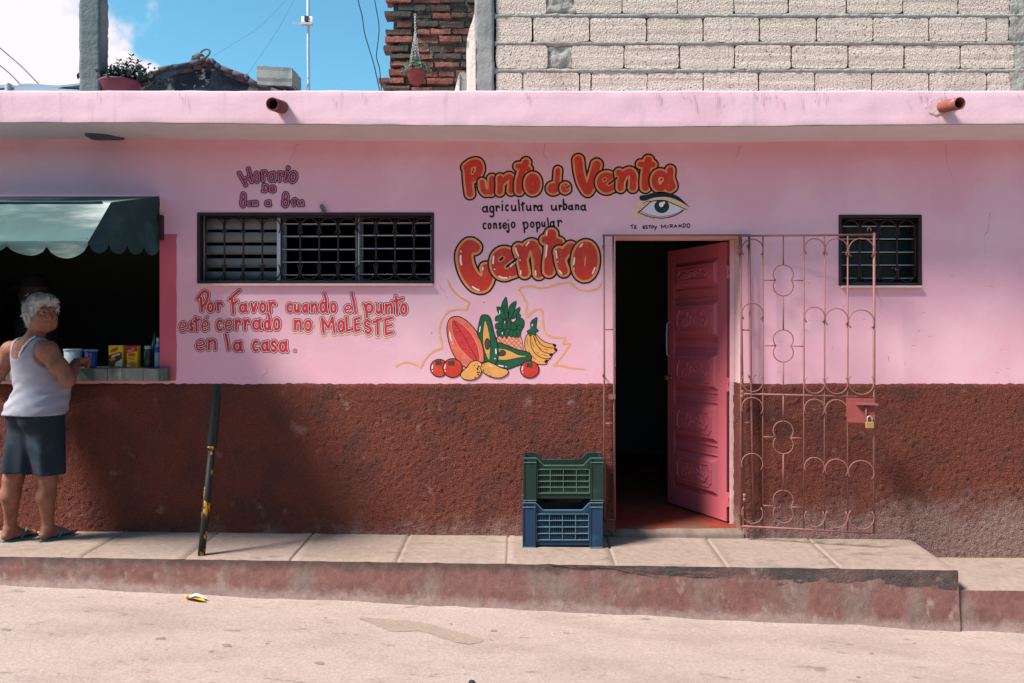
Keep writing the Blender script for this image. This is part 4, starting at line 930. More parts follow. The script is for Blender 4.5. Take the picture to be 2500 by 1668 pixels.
# wear: drip stains below the roof edge, hairline cracks, scuffs on the wall
rg = random.Random(21)
drip = mat('drip_stain', (198, 158, 168), .9, .15, 20); crk = mat('hairline_crack', (150, 104, 116), .9, .2, 20); scf = mat('wall_scuff', (206, 152, 162), .9, .15, 20)
s = Sheet(-60, 222, 2560, 312, 1.2); f = s.blank()
for _ in range(46):
    x = rg.choice([rg.uniform(0, 2500), rg.gauss(1900, 120), rg.gauss(2300, 40), rg.gauss(1650, 60)]); y0 = rg.choice([226, rg.uniform(226, 250)]); l = rg.uniform(12, 55)
    s.stroke([(x, y0), (x+rg.uniform(-1, 1), y0+l*.5), (x+rg.uniform(-1.5, 1.5), y0+l)], [rg.uniform(.5, 1.2), rg.uniform(.4, .9), .1], f)
paint('drip_stain', [(s, f, drip)], shop, FY-.0085)
s = Sheet(380, 350, 2520, 935, 1.0); f = s.blank(); g = s.blank()
for x, y, n_, dx, dy in ((1330, 352, 9, 6, 9), (1810, 356, 12, -4, 9), (2310, 350, 14, 5, 10), (730, 352, 8, -6, 10), (2140, 705, 10, 6, 12), (1075, 700, 6, 8, 9), (2420, 520, 12, -4, 14), (1500, 905, 6, -8, -9), (640, 925, 5, 10, -8)):
    p_ = [(x, y)]
    for k in range(n_): p_.append((p_[-1][0]+dx*rg.uniform(-.6, 1.6), p_[-1][1]+dy*rg.uniform(.3, 1.4)))
    s.stroke(p_, list(np.linspace(.55, .15, len(p_))), f)
s.stroke([(1054, 813)], 1.6, f); s.stroke([(1840, 920), (1846, 916)], .8, f); s.stroke([(2168, 870), (2170, 880)], .6, f); s.stroke([(1180, 738), (1184, 739)], .7, f)
for _ in range(26):
    x, y = rg.uniform(1850, 2460), rg.uniform(620, 920); a = rg.uniform(-.5, .5); l = rg.uniform(3, 16)
    s.stroke([(x, y), (x+l*math.cos(a), y+l*math.sin(a))], [rg.uniform(.5, 1.6), .3], g)
paint('wall_scuff', [(s, g, scf), (s, f, crk)], shop, -.0005, .0001)

# ---------------------------------------------------------------- awning over the hatch (its own thing, hung on the wall)
AX = xp(390); AY1, AY2 = -.665, -.92
aw = thing('awning', 'faded green canvas awning with a scalloped edge over the dark shop hatch', 'awning', (AX, 0, EZ+.6))
A0 = -3.9
def awn_pt(x, t):
    # profile from the wall out: t 0..1 top slope, 1..2 steep front, 2..3 valance
    sag = .035*math.sin((x-AX)*2.1)+.012*fbm(x*1.7, t, 4)
    if t <= 1: y = -.012+(AY1+.012)*t; z = EZ+.957-.151*t-abs(sag)*math.sin(t*3.14)*.8
    elif t <= 2: q = t-1; y = AY1+(AY2-AY1)*q; z = EZ+.806-.263*q+.035*math.sin(q*3.14)*(-1)+sag*math.sin(q*3.14)*1.3
    else:
        q = t-2; ph = ((AX-x)/.235) % 1; dep = .085*(.28+(.72+.18*math.sin(x*9))*math.sin(math.pi*ph)**.5)
        y = AY2-.004+.02*q*fbm(x*3, 7, 1); z = EZ+.543-dep*q
    return (x, y, z)
xs = list(np.arange(A0, AX, .0235))+[AX]
V, Fc = grid(xs, [0, .2, .4, .6, .8, 1, 1.15, 1.3, 1.45, 1.6, 1.75, 1.9, 2], awn_pt)
mesh('canvas', V, Fc, awn_m, aw, True)
V, Fc = grid(xs, [2, 2.3, 2.65, 3], awn_pt); mesh('valance', V, Fc, awn_m, aw, True)
# closed side: fan of canvas between the profile and the wall, scalloped below
def side_pt(s_, t):
    # s_ 0 at wall .. 1 at front; t 0 top profile .. 1 bottom edge
    y = -.012+(AY2+.012)*s_
    top = EZ+.957-.151*min(1, s_*AY2/AY1) if s_*AY2/AY1 <= 1 else EZ+.806-.263*(s_*AY2-AY1)/(AY2-AY1)
    ph = (s_*4.0) % 1; bot = EZ+.625-.075*s_-.075*(.2+.8*math.sin(math.pi*ph)**.55)
    z = top+(bot-top)*t
    return (AX+.003+.010*math.sin((s_*1.2+t*1.8)*7)*math.sin(t*3.1), y, z)
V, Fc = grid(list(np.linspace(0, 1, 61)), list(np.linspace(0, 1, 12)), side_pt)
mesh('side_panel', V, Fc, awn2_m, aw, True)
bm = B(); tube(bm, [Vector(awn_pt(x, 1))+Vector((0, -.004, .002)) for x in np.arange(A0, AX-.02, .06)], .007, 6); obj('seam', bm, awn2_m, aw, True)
for nm, pts in (('front_rail', [(A0, AY1+.04, EZ+.76), (AX-.01, AY1+.04, EZ+.76)]), ('front_rail', [(A0, AY2+.05, EZ+.535), (AX-.01, AY2+.05, EZ+.535)]), ('arm', [(AX-.02, -.01, EZ+.66), (AX-.02, AY2+.02, EZ+.55)]), ('arm', [(AX-.02, -.01, EZ+.945), (AX-.02, AY1, EZ+.795)])):
    bm = B(); tube(bm, pts, .011, 8); obj(nm, bm, iron_m, aw, True)
bm = B(); box(bm, AX+.006, AX+.032, -.04, .0, zp(587), zp(527), bev=.004); obj('bracket', bm, frame_m, aw)

# ---------------------------------------------------------------- goods on the counter
CT = zt+.001
def on(px, y): return xp(px, y)
def tub(name, label, cat_, px0, px1, y, h, mt, lidm=None, band=None, grp=None, taper=.86, handle=False):
    x0, x1 = on(px0, y), on(px1, y); c = (x0+x1)/2; r = (x1-x0)/2
    t = thing(name, label, cat_, (c, y, CT), grp)
    bm = B(); lathe(bm, (c, y, CT), [(r*taper, 0), (r*(taper+.02), .004), (r*.985, h), (r*.94, h), (r*taper*.95, .01)], 28); obj('tub_body', bm, mt, t, True)
    bm = B(); lathe(bm, (c, y, CT+h-.004), [(r*.99, 0), (r*1.05, .002), (r*1.05, .012), (r*.9, .014)], 28); obj('rim', bm, lidm or mt, t, True)
    return t, c, r
wp = mat('white_bucket_plastic', (186, 200, 204), .5, .06, 8); bp = mat('blue_tub_plastic', (40, 62, 128), .45, .06, 8); lb = mat('light_blue_plastic', (120, 140, 186), .45, .06, 8)
bk, c_, r_ = tub('bucket', 'white plastic bucket behind the arm of the white haired woman', 'bucket', 158, 199, .06, .118, wp, wp)
tb, c_, r_ = tub('yoghurt_tub', 'blue plastic tub with a pale band standing alone on the marble counter', 'tub', 207, 237, .05, .115, bp, lb)
bm = B(); y_ = .05
def curved(bm, c, y, r0, z0, pts, pr=.0012):
    vs = [bm.verts.new((c+(r0+pr)*math.sin(a), y-(r0+pr)*math.cos(a), z0+z)) for a, z in pts]; bm.faces.new(vs)
curved(bm, c_, y_, r_*.93, CT, [(.62*math.cos(a)*.9+.1*0, .058+.03*math.sin(a)+.03*math.cos(a)) for a in np.linspace(0, 6.1, 24)], .0022); obj('oval_mark', bm, mat('tub_mark_blue', (150, 164, 206), .5, .05, 8), tb)
bm = B(); curved(bm, c_, y_, r_*.93, CT, [(.5*math.cos(a), .058+.017*math.sin(a)+.026*math.cos(a)) for a in np.linspace(0, 6.1, 24)], .003); obj('oval_mark', bm, mat('tub_mark_rose', (150, 60, 110), .5, .05, 8), tb)
def carton(label, px0, px1, y, h, d, base_m, marks):
    x0, x1 = on(px0, y), on(px1, y); t = thing('carton', label, 'box', ((x0+x1)/2, y, CT), 'food cartons on the counter')
    bm = B(); box(bm, x0, x1, y, y+d, CT, CT+h, bev=.0015); obj('carton_body', bm, base_m, t)
    W = x1-x0
    for k, (nm, m_, pts) in enumerate(marks):
        bm = B(); bm.faces.new([bm.verts.new((x0+W*u, y-.0005-.0003*k, CT+h*(1-v))) for u, v in pts]); obj(nm, bm, m_, t)
    return t
ym = mat('yellow_carton', (226, 184, 40), .5, .05, 8); rm = mat('red_carton', (176, 40, 28), .5, .06, 8); rdk = mat('deep_red_print', (150, 26, 20), .5, .05, 8); brn = mat('brown_print', (104, 56, 40), .5, .35, 60); wpt = mat('cream_print', (220, 196, 170), .5, .1, 60); orp = mat('orange_print', (214, 116, 40), .5, .2, 40)
def ov(cx, cy, rx, ry, tilt=0): return E_(cx, cy, rx, ry, 0, 345, 22, tilt)
# regional ovals keep the red-on-yellow marks of the cartons
carton('yellow carton with a tilted red oval and a brown food picture on the counter', 265, 299, .05, .152, .05, ym, [
    ('food_picture', brn, [(0, .46), (.3, .4), (.75, .3), (.98, .32), (.98, .98), (.02, .98)]), ('food_picture', wpt, [(.5, .8), (.75, .68), (.97, .62), (.97, .96), (.45, .95)]), ('bowl_print', mat('dark_bowl_print', (60, 44, 36), .5, .3, 50), ov(.66, .62, .18, .1)), ('bowl_print', orp, ov(.3, .62, .24, .07, -8)),
    ('script_print', wpt, [(.2, .5), (.3, .44), (.5, .42), (.7, .36), (.85, .37), (.8, .43), (.6, .45), (.4, .52), (.24, .56)]), ('oval_mark', rdk, ov(.43, .2, .28, .085, -14)), ('oval_mark', orp, ov(.43, .2, .23, .062, -14)), ('oval_letters', rdk, [(.26, .225), (.32, .2), (.6, .15), (.62, .175), (.34, .245)])])
carton('red topped yellow carton with an upright red oval beside the plain yellow one', 307, 335, .05, .150, .05, ym, [
    ('red_panel', rm, [(0, 0), (1, 0), (1, .26), (0, .34)]), ('red_panel', rm, [(0, .34), (.1, .33), (.14, .98), (0, .98)]), ('silver_print', mat('silver_print', (140, 150, 146), .5, .2, 60), [(.16, .2), (.5, .2), (.62, .08), (.7, .08), (.66, .24), (.2, .29)]), ('food_picture', orp, ov(.58, .85, .34, .13)),
    ('oval_mark', rdk, ov(.52, .41, .34, .09)), ('oval_mark', orp, ov(.52, .405, .28, .062)), ('oval_letters', rdk, [(.3, .395), (.74, .385), (.74, .42), (.3, .43)]), ('text_line', rdk, [(.22, .56), (.78, .55), (.78, .575), (.22, .585)]), ('text_line', rdk, [(.36, .62), (.82, .61), (.82, .635), (.36, .645)]), ('text_line', wpt, [(.02, .88), (.4, .88), (.4, .94), (.02, .94)])])
def bottle(name, label, px, y, r, prof, mt, extra=()):
    x = on(px, y); t = thing(name, label, 'bottle' if 'bottle' in name else 'jar', (x, y, CT))
    bm = B(); lathe(bm, (x, y, CT), [(r*a, b) for a, b in prof], 24); obj('vessel', bm, mt, t, True)
    for nm, m_, pr in extra:
        bm = B(); lathe(bm, (x, y, CT), [(r*a, b) for a, b in pr], 24, caps=False); obj(nm, bm, m_, t, True)
bg_ = mat('pale_bottle_plastic', (120, 160, 170), .3, .08, 8, spec=.5); blu = mat('blue_label', (44, 66, 150), .5, .05, 8); smoke = mat('smoky_glass', (40, 52, 50), .2, .1, 8, spec=.5)
bottle('water_bottle', 'pale bottle with a blue label at the right end of the counter', 385.5, .06, .021, [(.96, 0), (1, .004), (1, .03), (.95, .034), (1, .04), (1, .1), (.95, .104), (.9, .14), (.4, .17), (.36, .182), (.1, .184)], bg_, [('label_band', blu, [(1.03, .104), (1.03, .142), (.98, .143)]), ('cap', wp, [(.42, .18), (.45, .186), (.45, .205), (.1, .206)])])
bottle('glass_jar', 'smoky glass jar with a dull lid between the cartons and the bottle', 361, .07, .026, [(.9, 0), (1, .006), (1, .1), (.8, .12), (.8, .13), (.1, .131)], smoke, [('lid', steel_m, [(.86, .128), (.9, .132), (.9, .15), (.2, .152)])])
bottle('dark_bottle', 'tall dark bottle standing behind the water bottle', 378, .16, .022, [(.9, 0), (1, .005), (1, .16), (.5, .2), (.4, .21), (.4, .25), (.1, .252)], smoke)
mg = mat('ochre_fruit', (196, 150, 60), .5, .2, 14, .2, 30, .003)
for k, (px, dz, r, lab) in enumerate(((3, .06, .034, 'round ochre fruit at the left edge of the picture, behind the woman'), (30, .075, .03, 'uppermost small ochre fruit showing over the shoulder of the woman'), (23, .05, .028, 'middle ochre fruit in the little heap behind the shoulder of the woman'), (17, .025, .027, 'lowest ochre fruit in the heap behind the back of the woman'))):
    y = .12+.02*(k % 2); x = on(px, y); bm = B(); lathe(bm, (x, y, CT+dz+.04), [(.004, -r), (r*.6, -r*.82), (r, -.1*r), (r*.86, .5*r), (r*.4, .9*r), (.003, r)], 18, (.3, -.2, 1)); tag(obj('fruit', bm, mg, None, True), lab, 'fruit', 'ochre fruit on the counter')
cse = thing('display_case', 'low glass case with a pale rim on the counter at the left edge', 'glass case', (on(-30, .12), .12, CT))
x0, x1 = on(-75, .03), on(14, .03)
gl = mat('case_glass', (60, 96, 96), .08, .05, 4, spec=.5)
bm = B(); box(bm, x0, x1, .03, .034, CT, CT+.11); box(bm, x1-.004, x1, .0345, .22, CT, CT+.11); obj('glass_sides', bm, gl, cse); bm = B(); box(bm, x0, x1+.002, .026, .04, CT+.1105, CT+.118); obj('rim', bm, steel_m, cse)
bm = B(); box(bm, x0, x1-.005, .036, .22, CT+.0005, CT+.06); obj('shelf', bm, smoke, cse)

# ---------------------------------------------------------------- leaning pipe at the kerb
b0 = P(491, 1362, -.50); t0_ = P(532, 938, -.46)
b0.z = z_wall(b0.x)*.05+z_edge(b0.x)*.95-.02
pl = thing('leaning_pole', 'black pipe with flaking yellow paint leaning up from the kerb', 'pole', tuple(b0))
ax = (t0_-b0); L = ax.length; ax.normalize(); J = L*.635
bm = B(); lathe(bm, b0, [(.0225, 0), (.022, L*.2), (.0228, L*.22), (.0205, J)], 20, ax); obj('lower_pipe', bm, polew_m, pl, True)
bm = B(); lathe(bm, b0+ax*J, [(.024, -.004), (.036, -.002), (.037, .006), (.030, .009)], 20, ax); obj('collar', bm, polew_m, pl, True)
bm = B(); lathe(bm, b0+ax*J, [(.029, .008), (.030, .05), (.028, .2), (.0258, .32), (.0265, L-J-.004), (.022, L-J), (.021, L-J-.03)], 20, ax, caps=False); obj('upper_pipe', bm, pole_m, pl, True)

# ---------------------------------------------------------------- crates
def crate(label, px0, px1, py_bot, H, m_, me_, yf, name='plastic_crate'):
    x0, x1 = xp(px0, yf), xp(px1, yf); z0 = zp(py_bot, yf); W = x1-x0; dp = .245
    t = thing(name, label, 'crate', ((x0+x1)/2, yf+dp/2, z0), 'stacked plastic crates')
    U = lambda u: x0+W*(u-235)/1040          # photo zoom columns across the front
    dz = .048; pw = .085                      # dip of the rim, width of the corner piers
    zr = z0+H; zl = z0+.012
    # shell: long walls with a dipped rim (front and back), short walls
    bm = B()
    def longwall(y, th):
        c0, c1 = x0+pw+.02, x1-pw-.02
        prism(bm, [Vector(q) for q in ((x0+.012, y, zr-.03), (x0+.012, y, zr), (x0+pw+.002, y, zr), (c0+.03, y, zr-dz), (c1-.03, y, zr-dz), (x1-pw-.002, y, zr), (x1-.012, y, zr), (x1-.012, y, zr-dz-.03), (x0+.012, y, zr-dz-.03))], (0, th, 0))
        box(bm, x0+.016, x1-.016, min(y, y+th), max(y, y+th), zl, zl+.034)
    longwall(yf+.012, .004); longwall(yf+dp-.012, -.004)
    for xx in (x0+.010, x1-.014):
        box(bm, xx, xx+.004, yf+.02, yf+dp-.02, zl, zr-.07); box(bm, xx, xx+.004, yf+.02, yf+.075, zr-.0695, zr-.012); box(bm, xx, xx+.004, yf+dp-.075, yf+dp-.02, zr-.0695, zr-.012)
        box(bm, xx, xx+.004, yf+.02, yf+dp-.02, zr-.0115, zr)
    box(bm, x0+.02, x1-.02, yf+.02, yf+dp-.02, zl, zl+.008)
    obj('shell', bm, m_, t)
    # corner piers: shallow channels
    for a, b in ((x0+.004, x0+pw), (x1-pw, x1-.004)):
        for ya, yb in ((yf, yf+.0118), (yf+dp-.0118, yf+dp)):
            bm = B(); box(bm, a, b, ya, yb, z0+.006, zr-.03, bev=.003)
            box(bm, a-.002, a+.006, min(ya, yb)-.004 if ya == yf else ya+.001, yb-.001 if ya == yf else yb+.004, z0+.002, zr-.004); box(bm, b-.006, b+.002, min(ya, yb)-.004 if ya == yf else ya+.001, yb-.001 if ya == yf else yb+.004, z0+.002, zr-.004)
            obj('corner_pier', bm, m_, t)
    for y in (yf-.005, yf+dp+.001):          # scuffed rim following the dip, scuffed feet
        bm = B(); e_ = [(x0, zr), (x0+pw+.003, zr), (x0+pw+.05, zr-dz), (x1-pw-.05, zr-dz), (x1-pw-.003, zr), (x1, zr)]
        prism(bm, [Vector((x, y, z)) for x, z in e_]+[Vector((x, y, z-.0042)) for x, z in e_[::-1]], (0, .0045, 0)); obj('rim', bm, me_, t)
        for a, b in ((x0, x0+pw+.003), (x1-pw-.003, x1)):
            for q in (zr-.033, z0):
                bm = B(); box(bm, a, b, y, y+.004, q, q+.0045); obj('pier_edge', bm, me_, t)
    # lattice: ribs, cells and the many thin bars behind
    gx0, gx1 = x0+pw+.008, x1-pw-.008; gz0, gz1 = zl+.036, zr-dz-.03; cw = (gx1-gx0)/4; ch = (gz1-gz0)/4
    for y, sg in ((yf+.004, 1), (yf+dp-.004, -1)):
        bm = B()
        for k in range(5):
            box(bm, gx0, gx1, min(y, y+sg*.008), max(y, y+sg*.008), gz0+k*ch-.0017, gz0+k*ch+.0017)
            box(bm, gx0+k*cw-.0015, gx0+k*cw+.0015, min(y+sg*.001, y+sg*.0075), max(y+sg*.001, y+sg*.0075), gz0, gz1)
        obj('lattice_rib', bm, me_ if sg > 0 else m_, t, None)
        bm = B(); nb = 28; step = (gx1-gx0)/nb
        for k in range(nb):
            box(bm, gx0+k*step+.001, gx0+k*step+step*.52, min(y+sg*.0085, y+sg*.0125), max(y+sg*.0085, y+sg*.0125), gz0-.002, gz1+.002)
        for k in range(4):
            if sg > 0 and m_ is crb_m and (k == 3 or True):
                z_ = gz0+.002 if k < 3 else gz0+ch; 
                box(bm, gx0+k*cw+.002, gx0+(k+1)*cw-.002, y+.0128, y+.0145, z_, z_+(ch-.004 if k < 3 else 3*ch-.03))
        obj('lattice_bars', bm, m_, t, None)
    return z0+H
yf = -.262
crate('blue plastic crate on the pavement, the lower of the stacked two', 1275, 1472, 1337, .296, crb_m, crbr_m, yf)
crate('green plastic crate stacked on top of the blue crate', 1277, 1474, 1222.5, .282, crg_m, crgr_m, yf+.004)

# ---------------------------------------------------------------- iron gate: fixed frame round the doorway, leaf swung open against the wall
gt = thing('iron_gate', 'brown scrolled iron gate standing open against the wall beside the doorway', 'gate', tuple(P(1807, 1290, -.05)))
gy = -.05
def wire(name, polys, r, parent=gt, m=gate_m, n=6):
    bm = B()
    for q in polys:
        pts, rr = q if isinstance(q, tuple) and isinstance(q[1], (int, float)) and not isinstance(q[0], (int, float)) else (q, r)
        tube(bm, pts, rr*.86, n)
    return obj(name, bm, m, parent, True)
g = lambda px, py: P(px, py, gy)
wire('gate_frame', [([g(1474.5, 575), g(1476, 1268)], .0085), ([g(1497, 576), g(1501, 1268)], .0085), ([g(1471, 575), g(1833, 574.5)], .0085), ([g(1476, 805), g(1497, 805)], .006), ([g(1478, 1034), g(1499, 1034)], .006), ([g(1475, 1268), g(1502, 1269)], .006),
                  ([g(1806, 575), g(1813, 965), g(1819, 1282)], .0095), ([g(1829, 574), g(1833, 900), g(1840, 1275)], .0095), ([g(1811, 806), g(1832, 806)], .006), ([g(1815, 1032), g(1835, 1032)], .006), ([g(1820, 1273), g(1841, 1273)], .006), ([g(1827, 1284), g(1828, 1315)], .006)], .008)
for px, py in ((1472.5, 604), (1472.5, 917), (1826, 603), (1828, 919)):
    wire('wall_tie', [[P(px, py, -.056), P(px+2, py, .01)], [P(px-1.5, py-4, -.058), P(px+1, py+4, -.058)]], .006)
for px, py in ((1806, 610), (1812, 963), (1818, 1215)):
    bm = B(); c = g(px, py); lathe(bm, c+Vector((-.004, -.008, -.03)), [(.013, 0), (.014, .028), (.011, .03), (.011, .033), (.014, .035), (.013, .06)], 12); obj('gate_hinge', bm, gate_m, gt, True)
bm = B(); box(bm, xp(1486, -.055), xp(1502, -.055), -.066, -.058, zp(975, -.06), zp(962, -.06)); obj('strike_plate', bm, gate_m, gt)
# leaf coordinates: u (0 hinge .. 1 free edge), picture row -> swung slightly away from the wall
LX0, LX1 = P(1809, 576, -.058).x, None
ly0, ly1 = -.062, -.215
def leaf_pt(u, v):
    """u across the leaf, v down it (0 top bar .. 1 bottom bar)"""
    x = LX0+(P(2134, 573, ly1).x-LX0)*u; y = ly0+(ly1-ly0)*u
    zt_, zb_ = zp(576, ly0)+0*u, zp(1284.5, ly0)
    zt2, zb2 = zp(573.5, ly1), zp(1302, ly1)
    a, b = zt_+(zt2-zt_)*u, zb_+(zb2-zb_)*u
    return Vector((x+.006*v*0, y, a+(b-a)*v))
UB = [0.0, .168, .331, .479, .634, .806, 1.0]
VM = .544
lp = lambda u, v: leaf_pt(u, v)
rb = .0058
wire('leaf_frame', [([lp(-.01, 0), lp(1.012, 0)], .0085), ([lp(0, VM), lp(1.0, VM)], .0075), ([lp(.0, 1), lp(1.01, 1)], .0085), ([lp(0, 0), lp(0, 1.0)], .008), ([lp(1, -.006), lp(1, 1.0)], .0095)], .008)
for u in UB[1:-1]:
    if u == UB[2]: continue
    wire('bar', [[lp(u, 0), lp(u, 1)]], rb)
WL = (lp(1, 0)-lp(0, 0)).length; HL = (lp(0, 0)-lp(0, 1)).length
def arc(u0, u1, v, up, tail=.026):
    """half hoop between two bars that touches v, its ends flicked outwards past the bars"""
    cu = (u0+u1)/2; ru = (u1-u0)/2*.97; rv = ru*WL/HL; s = 1 if up else -1
    pts = [lp(cu-ru*.80, v+s*(rv+tail*.78))+Vector((0, -.008, 0))]
    pts += [lp(cu+ru*math.cos(a), v+s*(rv-rv*math.sin(a)))+Vector((0, -.008, 0)) for a in np.linspace(math.pi*1.10, -math.pi*.10, 17)]
    pts += [lp(cu+ru*.80, v+s*(rv+tail*.78))+Vector((0, -.008, 0))]
    wire('scroll', [pts], .0048, n=5)
for a, b in ((0, 1), (3, 4), (4, 5), (5, 6)):
    u0, u1 = UB[a], UB[b]
    arc(u0, u1, .012, True); arc(u0, u1, .232+.004*a, True); arc(u0, u1, VM-.008, False)
    if (a, b) != (5, 6): arc(u0, u1, VM+.012, True)
    arc(u0, u1, .748+.002*a, True); arc(u0, u1, .988, False)
def eight(v, hv):
    cu = (UB[1]+UB[3])/2; ru = .076; rv = ru*WL/HL
    off = hv-rv; pts = []
    a0 = math.acos(min(1, max(-1, -off/rv)))  # where the two circles meet
    for a in np.linspace(-(math.pi-a0)*0-math.pi/2+(math.pi/2-math.asin(off/rv)) if off < rv else -math.pi/2, 0, 1): pass
    q = math.asin(min(1, off/rv))
    top = [(cu+ru*math.cos(a), v-off-rv*math.sin(a)) for a in np.linspace(-q, math.pi+q, 22)]
    bot = [(cu+ru*math.cos(a), v+off+rv*math.sin(a)) for a in np.linspace(math.pi+q, -q, 22)]
    pts = [lp(*p_) for p_ in top+bot+top[:1]]
    wire('scroll', [pts], .0048, n=5)
    wx = ru*math.cos(q)
    for u0, u1 in ((UB[1], cu-wx), (cu+wx, UB[3])): wire('rung', [[lp(u0, v), lp(u1, v)]], .005)
    return v-hv, v+hv
cu = (UB[1]+UB[3])/2
e = [eight(.153, .053), eight(.377, .055), eight(.690, .056), eight(.926, .056)]
for a, b in ((0, e[0][0]), (e[0][1], e[1][0]), (e[1][1], VM), (VM, e[2][0]), (e[2][1], e[3][0])): wire('bar', [[lp(cu, a), lp(cu, b)]], .0055)
bm = B(); pts = [lp(.79, VM+.004), lp(1.0, VM+.004), lp(1.0, VM+.088), lp(.795, VM+.086)]; prism(bm, [p_+Vector((0, -.012, 0)) for p_ in pts], (0, .004, 0)); obj('lock_plate', bm, mat('lock_plate_paint', (140, 66, 62), .6, .12, 14, .2, 60, .002), gt)
bm = B(); pts = [lp(.855, VM+.018), lp(1.012, VM+.02), lp(1.012, VM+.026), lp(.86, VM+.026)]; prism(bm, [p_+Vector((0, -.04, 0)) for p_ in pts], (0, .027, 0)); obj('bolt_hood', bm, gate_m, gt)
wire('bolt', [[lp(.93, VM+.03)+Vector((0, -.022, 0)), lp(.93, VM+.066)+Vector((0, -.022, 0)), lp(.96, VM+.07)+Vector((0, -.022, 0))]], .006)
wire('loop', [[lp(.965+.014*math.cos(a), -.012-.012*math.sin(a)) for a in np.linspace(0, math.pi, 8)]], .003)
c = lp(.955, VM+.082)+Vector((0, -.026, 0))
pk = thing('padlock', 'small brass padlock hanging from the bolt of the iron gate', 'padlock', tuple(c))
gold = mat('brass_padlock', (196, 154, 92), .4, .1, 20, metal=.5)
bm = B(); box(bm, c.x-.026, c.x+.026, c.y-.010, c.y+.010, c.z-.042, c.z, bev=.004); obj('lock_body', bm, gold, pk)
bm = B(); tube(bm, [(c.x-.016, c.y, c.z-.004), (c.x-.016, c.y, c.z+.02)]+[(c.x+.016*math.cos(a), c.y, c.z+.02+.018*math.sin(a)) for a in np.linspace(math.pi, 0, 9)]+[(c.x+.016, c.y, c.z-.004)], .0038, 8); obj('shackle', bm, steel_m, pk, True)

# ---------------------------------------------------------------- litter in the street
c = street_at(480, 1466)
t = thing('banana_peel', 'yellow and white banana peel lying in the street below the kerb', 'banana peel', tuple(c))
yl = mat('banana_skin', (220, 176, 40), .6, .15, 12, rgb2=(110, 70, 30), s2=20, lo=.62, hi=.7); iw = mat('banana_flesh', (226, 214, 196), .7, .1, 12)
bm = B()
def petal(bm, a, l, w_, zl):
    V_ = []
    for i in range(9):
        t_ = i/8; wd = w_*math.sin(math.pi*min(1, t_*.95+.12))**.7; x = l*t_
        for k in (-1, 0, 1):
            px_, py_ = x*math.cos(a)-k*wd*math.sin(a), x*math.sin(a)+k*wd*math.cos(a)
            V_.append(bm.verts.new((c.x+px_-.05, c.y+py_, c.z+.006+zl*math.sin(t_*3.14)+.010*abs(k)*(1-t_)+.003*math.sin(5*t_))))
    for i in range(8):
        for k in range(2): bm.faces.new((V_[i*3+k], V_[i*3+k+1], V_[i*3+k+4], V_[i*3+k+3]))
petal(bm, -.25, .125, .024, .010); petal(bm, .1, .11, .03, .004); obj('skin_strip', bm, yl, t, True)
bm = B(); petal(bm, .35, .10, .026, .016); petal(bm, .05, .12, .022, .015); obj('skin_strip', bm, iw, t, True)
bm = B(); tube(bm, [(c.x-.05, c.y, c.z+.012), (c.x-.062, c.y-.003, c.z+.024), (c.x-.068, c.y-.002, c.z+.034)], [.012, .008, .006], 8); obj('stalk', bm, yl, t, True)
def stone(name, p, r, label, m_, sq=.7, cat_='stone'):
    bm = B(); bmesh.ops.create_icosphere(bm, subdivisions=3, radius=r)
    for v in bm.verts: v.co = v.co*(1+.25*fbm(v.co.x/r*1.2, v.co.y/r*1.2, v.co.z/r*1.2+p.x))+Vector(); v.co.z *= sq; v.co += Vector(p)+Vector((0, 0, r*sq*.5))
    return tag(obj(name, bm, m_, None, True), label, cat_)
stone('rubble_lump', street_at(1150, 1479)+Vector((0, .02, 0)), .024, 'small pale lump of mortar stuck at the foot of the kerb', kerb_m)
stone('pebble', street_at(1152, 1668), .016, 'dark pebble in the street at the bottom edge of the picture', cable_m, .6)

# ---------------------------------------------------------------- things on and behind the roof
def rough(bm, amp, sc_, seed=0):
    for v in bm.verts: v.co += Vector((fbm(v.co.x*sc_, v.co.z*sc_, seed), fbm(v.co.z*sc_, v.co.y*sc_, seed+5), fbm(v.co.x*sc_, v.co.y*sc_+v.co.z*sc_, seed+9)))*amp
def subbox(bm, x0, x1, y0, y1, z0, z1, cell):
    """box with its faces cut into cells (so that rough() can wear the edges)"""
    def face(o, a, b, na, nb):
        V_ = [[bm.verts.new(Vector(o)+Vector(a)*(i/na)+Vector(b)*(j/nb)) for i in range(na+1)] for j in range(nb+1)]
        for j in range(nb):
            for i in range(na): bm.faces.new((V_[j][i], V_[j][i+1], V_[j+1][i+1], V_[j+1][i]))
    X, Y, Z = x1-x0, y1-y0, z1-z0; nx, ny, nz = [max(1, int(round(q/cell))) for q in (X, Y, Z)]
    face((x0, y0, z0), (X, 0, 0), (0, 0, Z), nx, nz); face((x1, y1, z0), (-X, 0, 0), (0, 0, Z), nx, nz)
    face((x0, y1, z0), (0, -Y, 0), (0, 0, Z), ny, nz); face((x1, y0, z0), (0, Y, 0), (0, 0, Z), ny, nz)
    face((x0, y0, z1), (X, 0, 0), (0, Y, 0), nx, ny); face((x0, y1, z0), (X, 0, 0), (0, -Y, 0), nx, ny)
    bmesh.ops.remove_doubles(bm, verts=bm.verts[:], dist=cell*.05)
RZ = ft                                                # top of the roof slab
# concrete post on the roof edge
y = -.22; x0, x1 = xp(193, y), xp(244, y)
t = thing('concrete_post', 'tall rough grey concrete post standing on the roof edge beside the potted plant', 'post', ((x0+x1)/2, y, RZ))
bm = B(); subbox(bm, x0, x1, y, y+.105, RZ, EZ+2.9, .022); rough(bm, .004, 14, 3); rough(bm, .004, 45, 8); obj('shaft', bm, post_m, t, True)
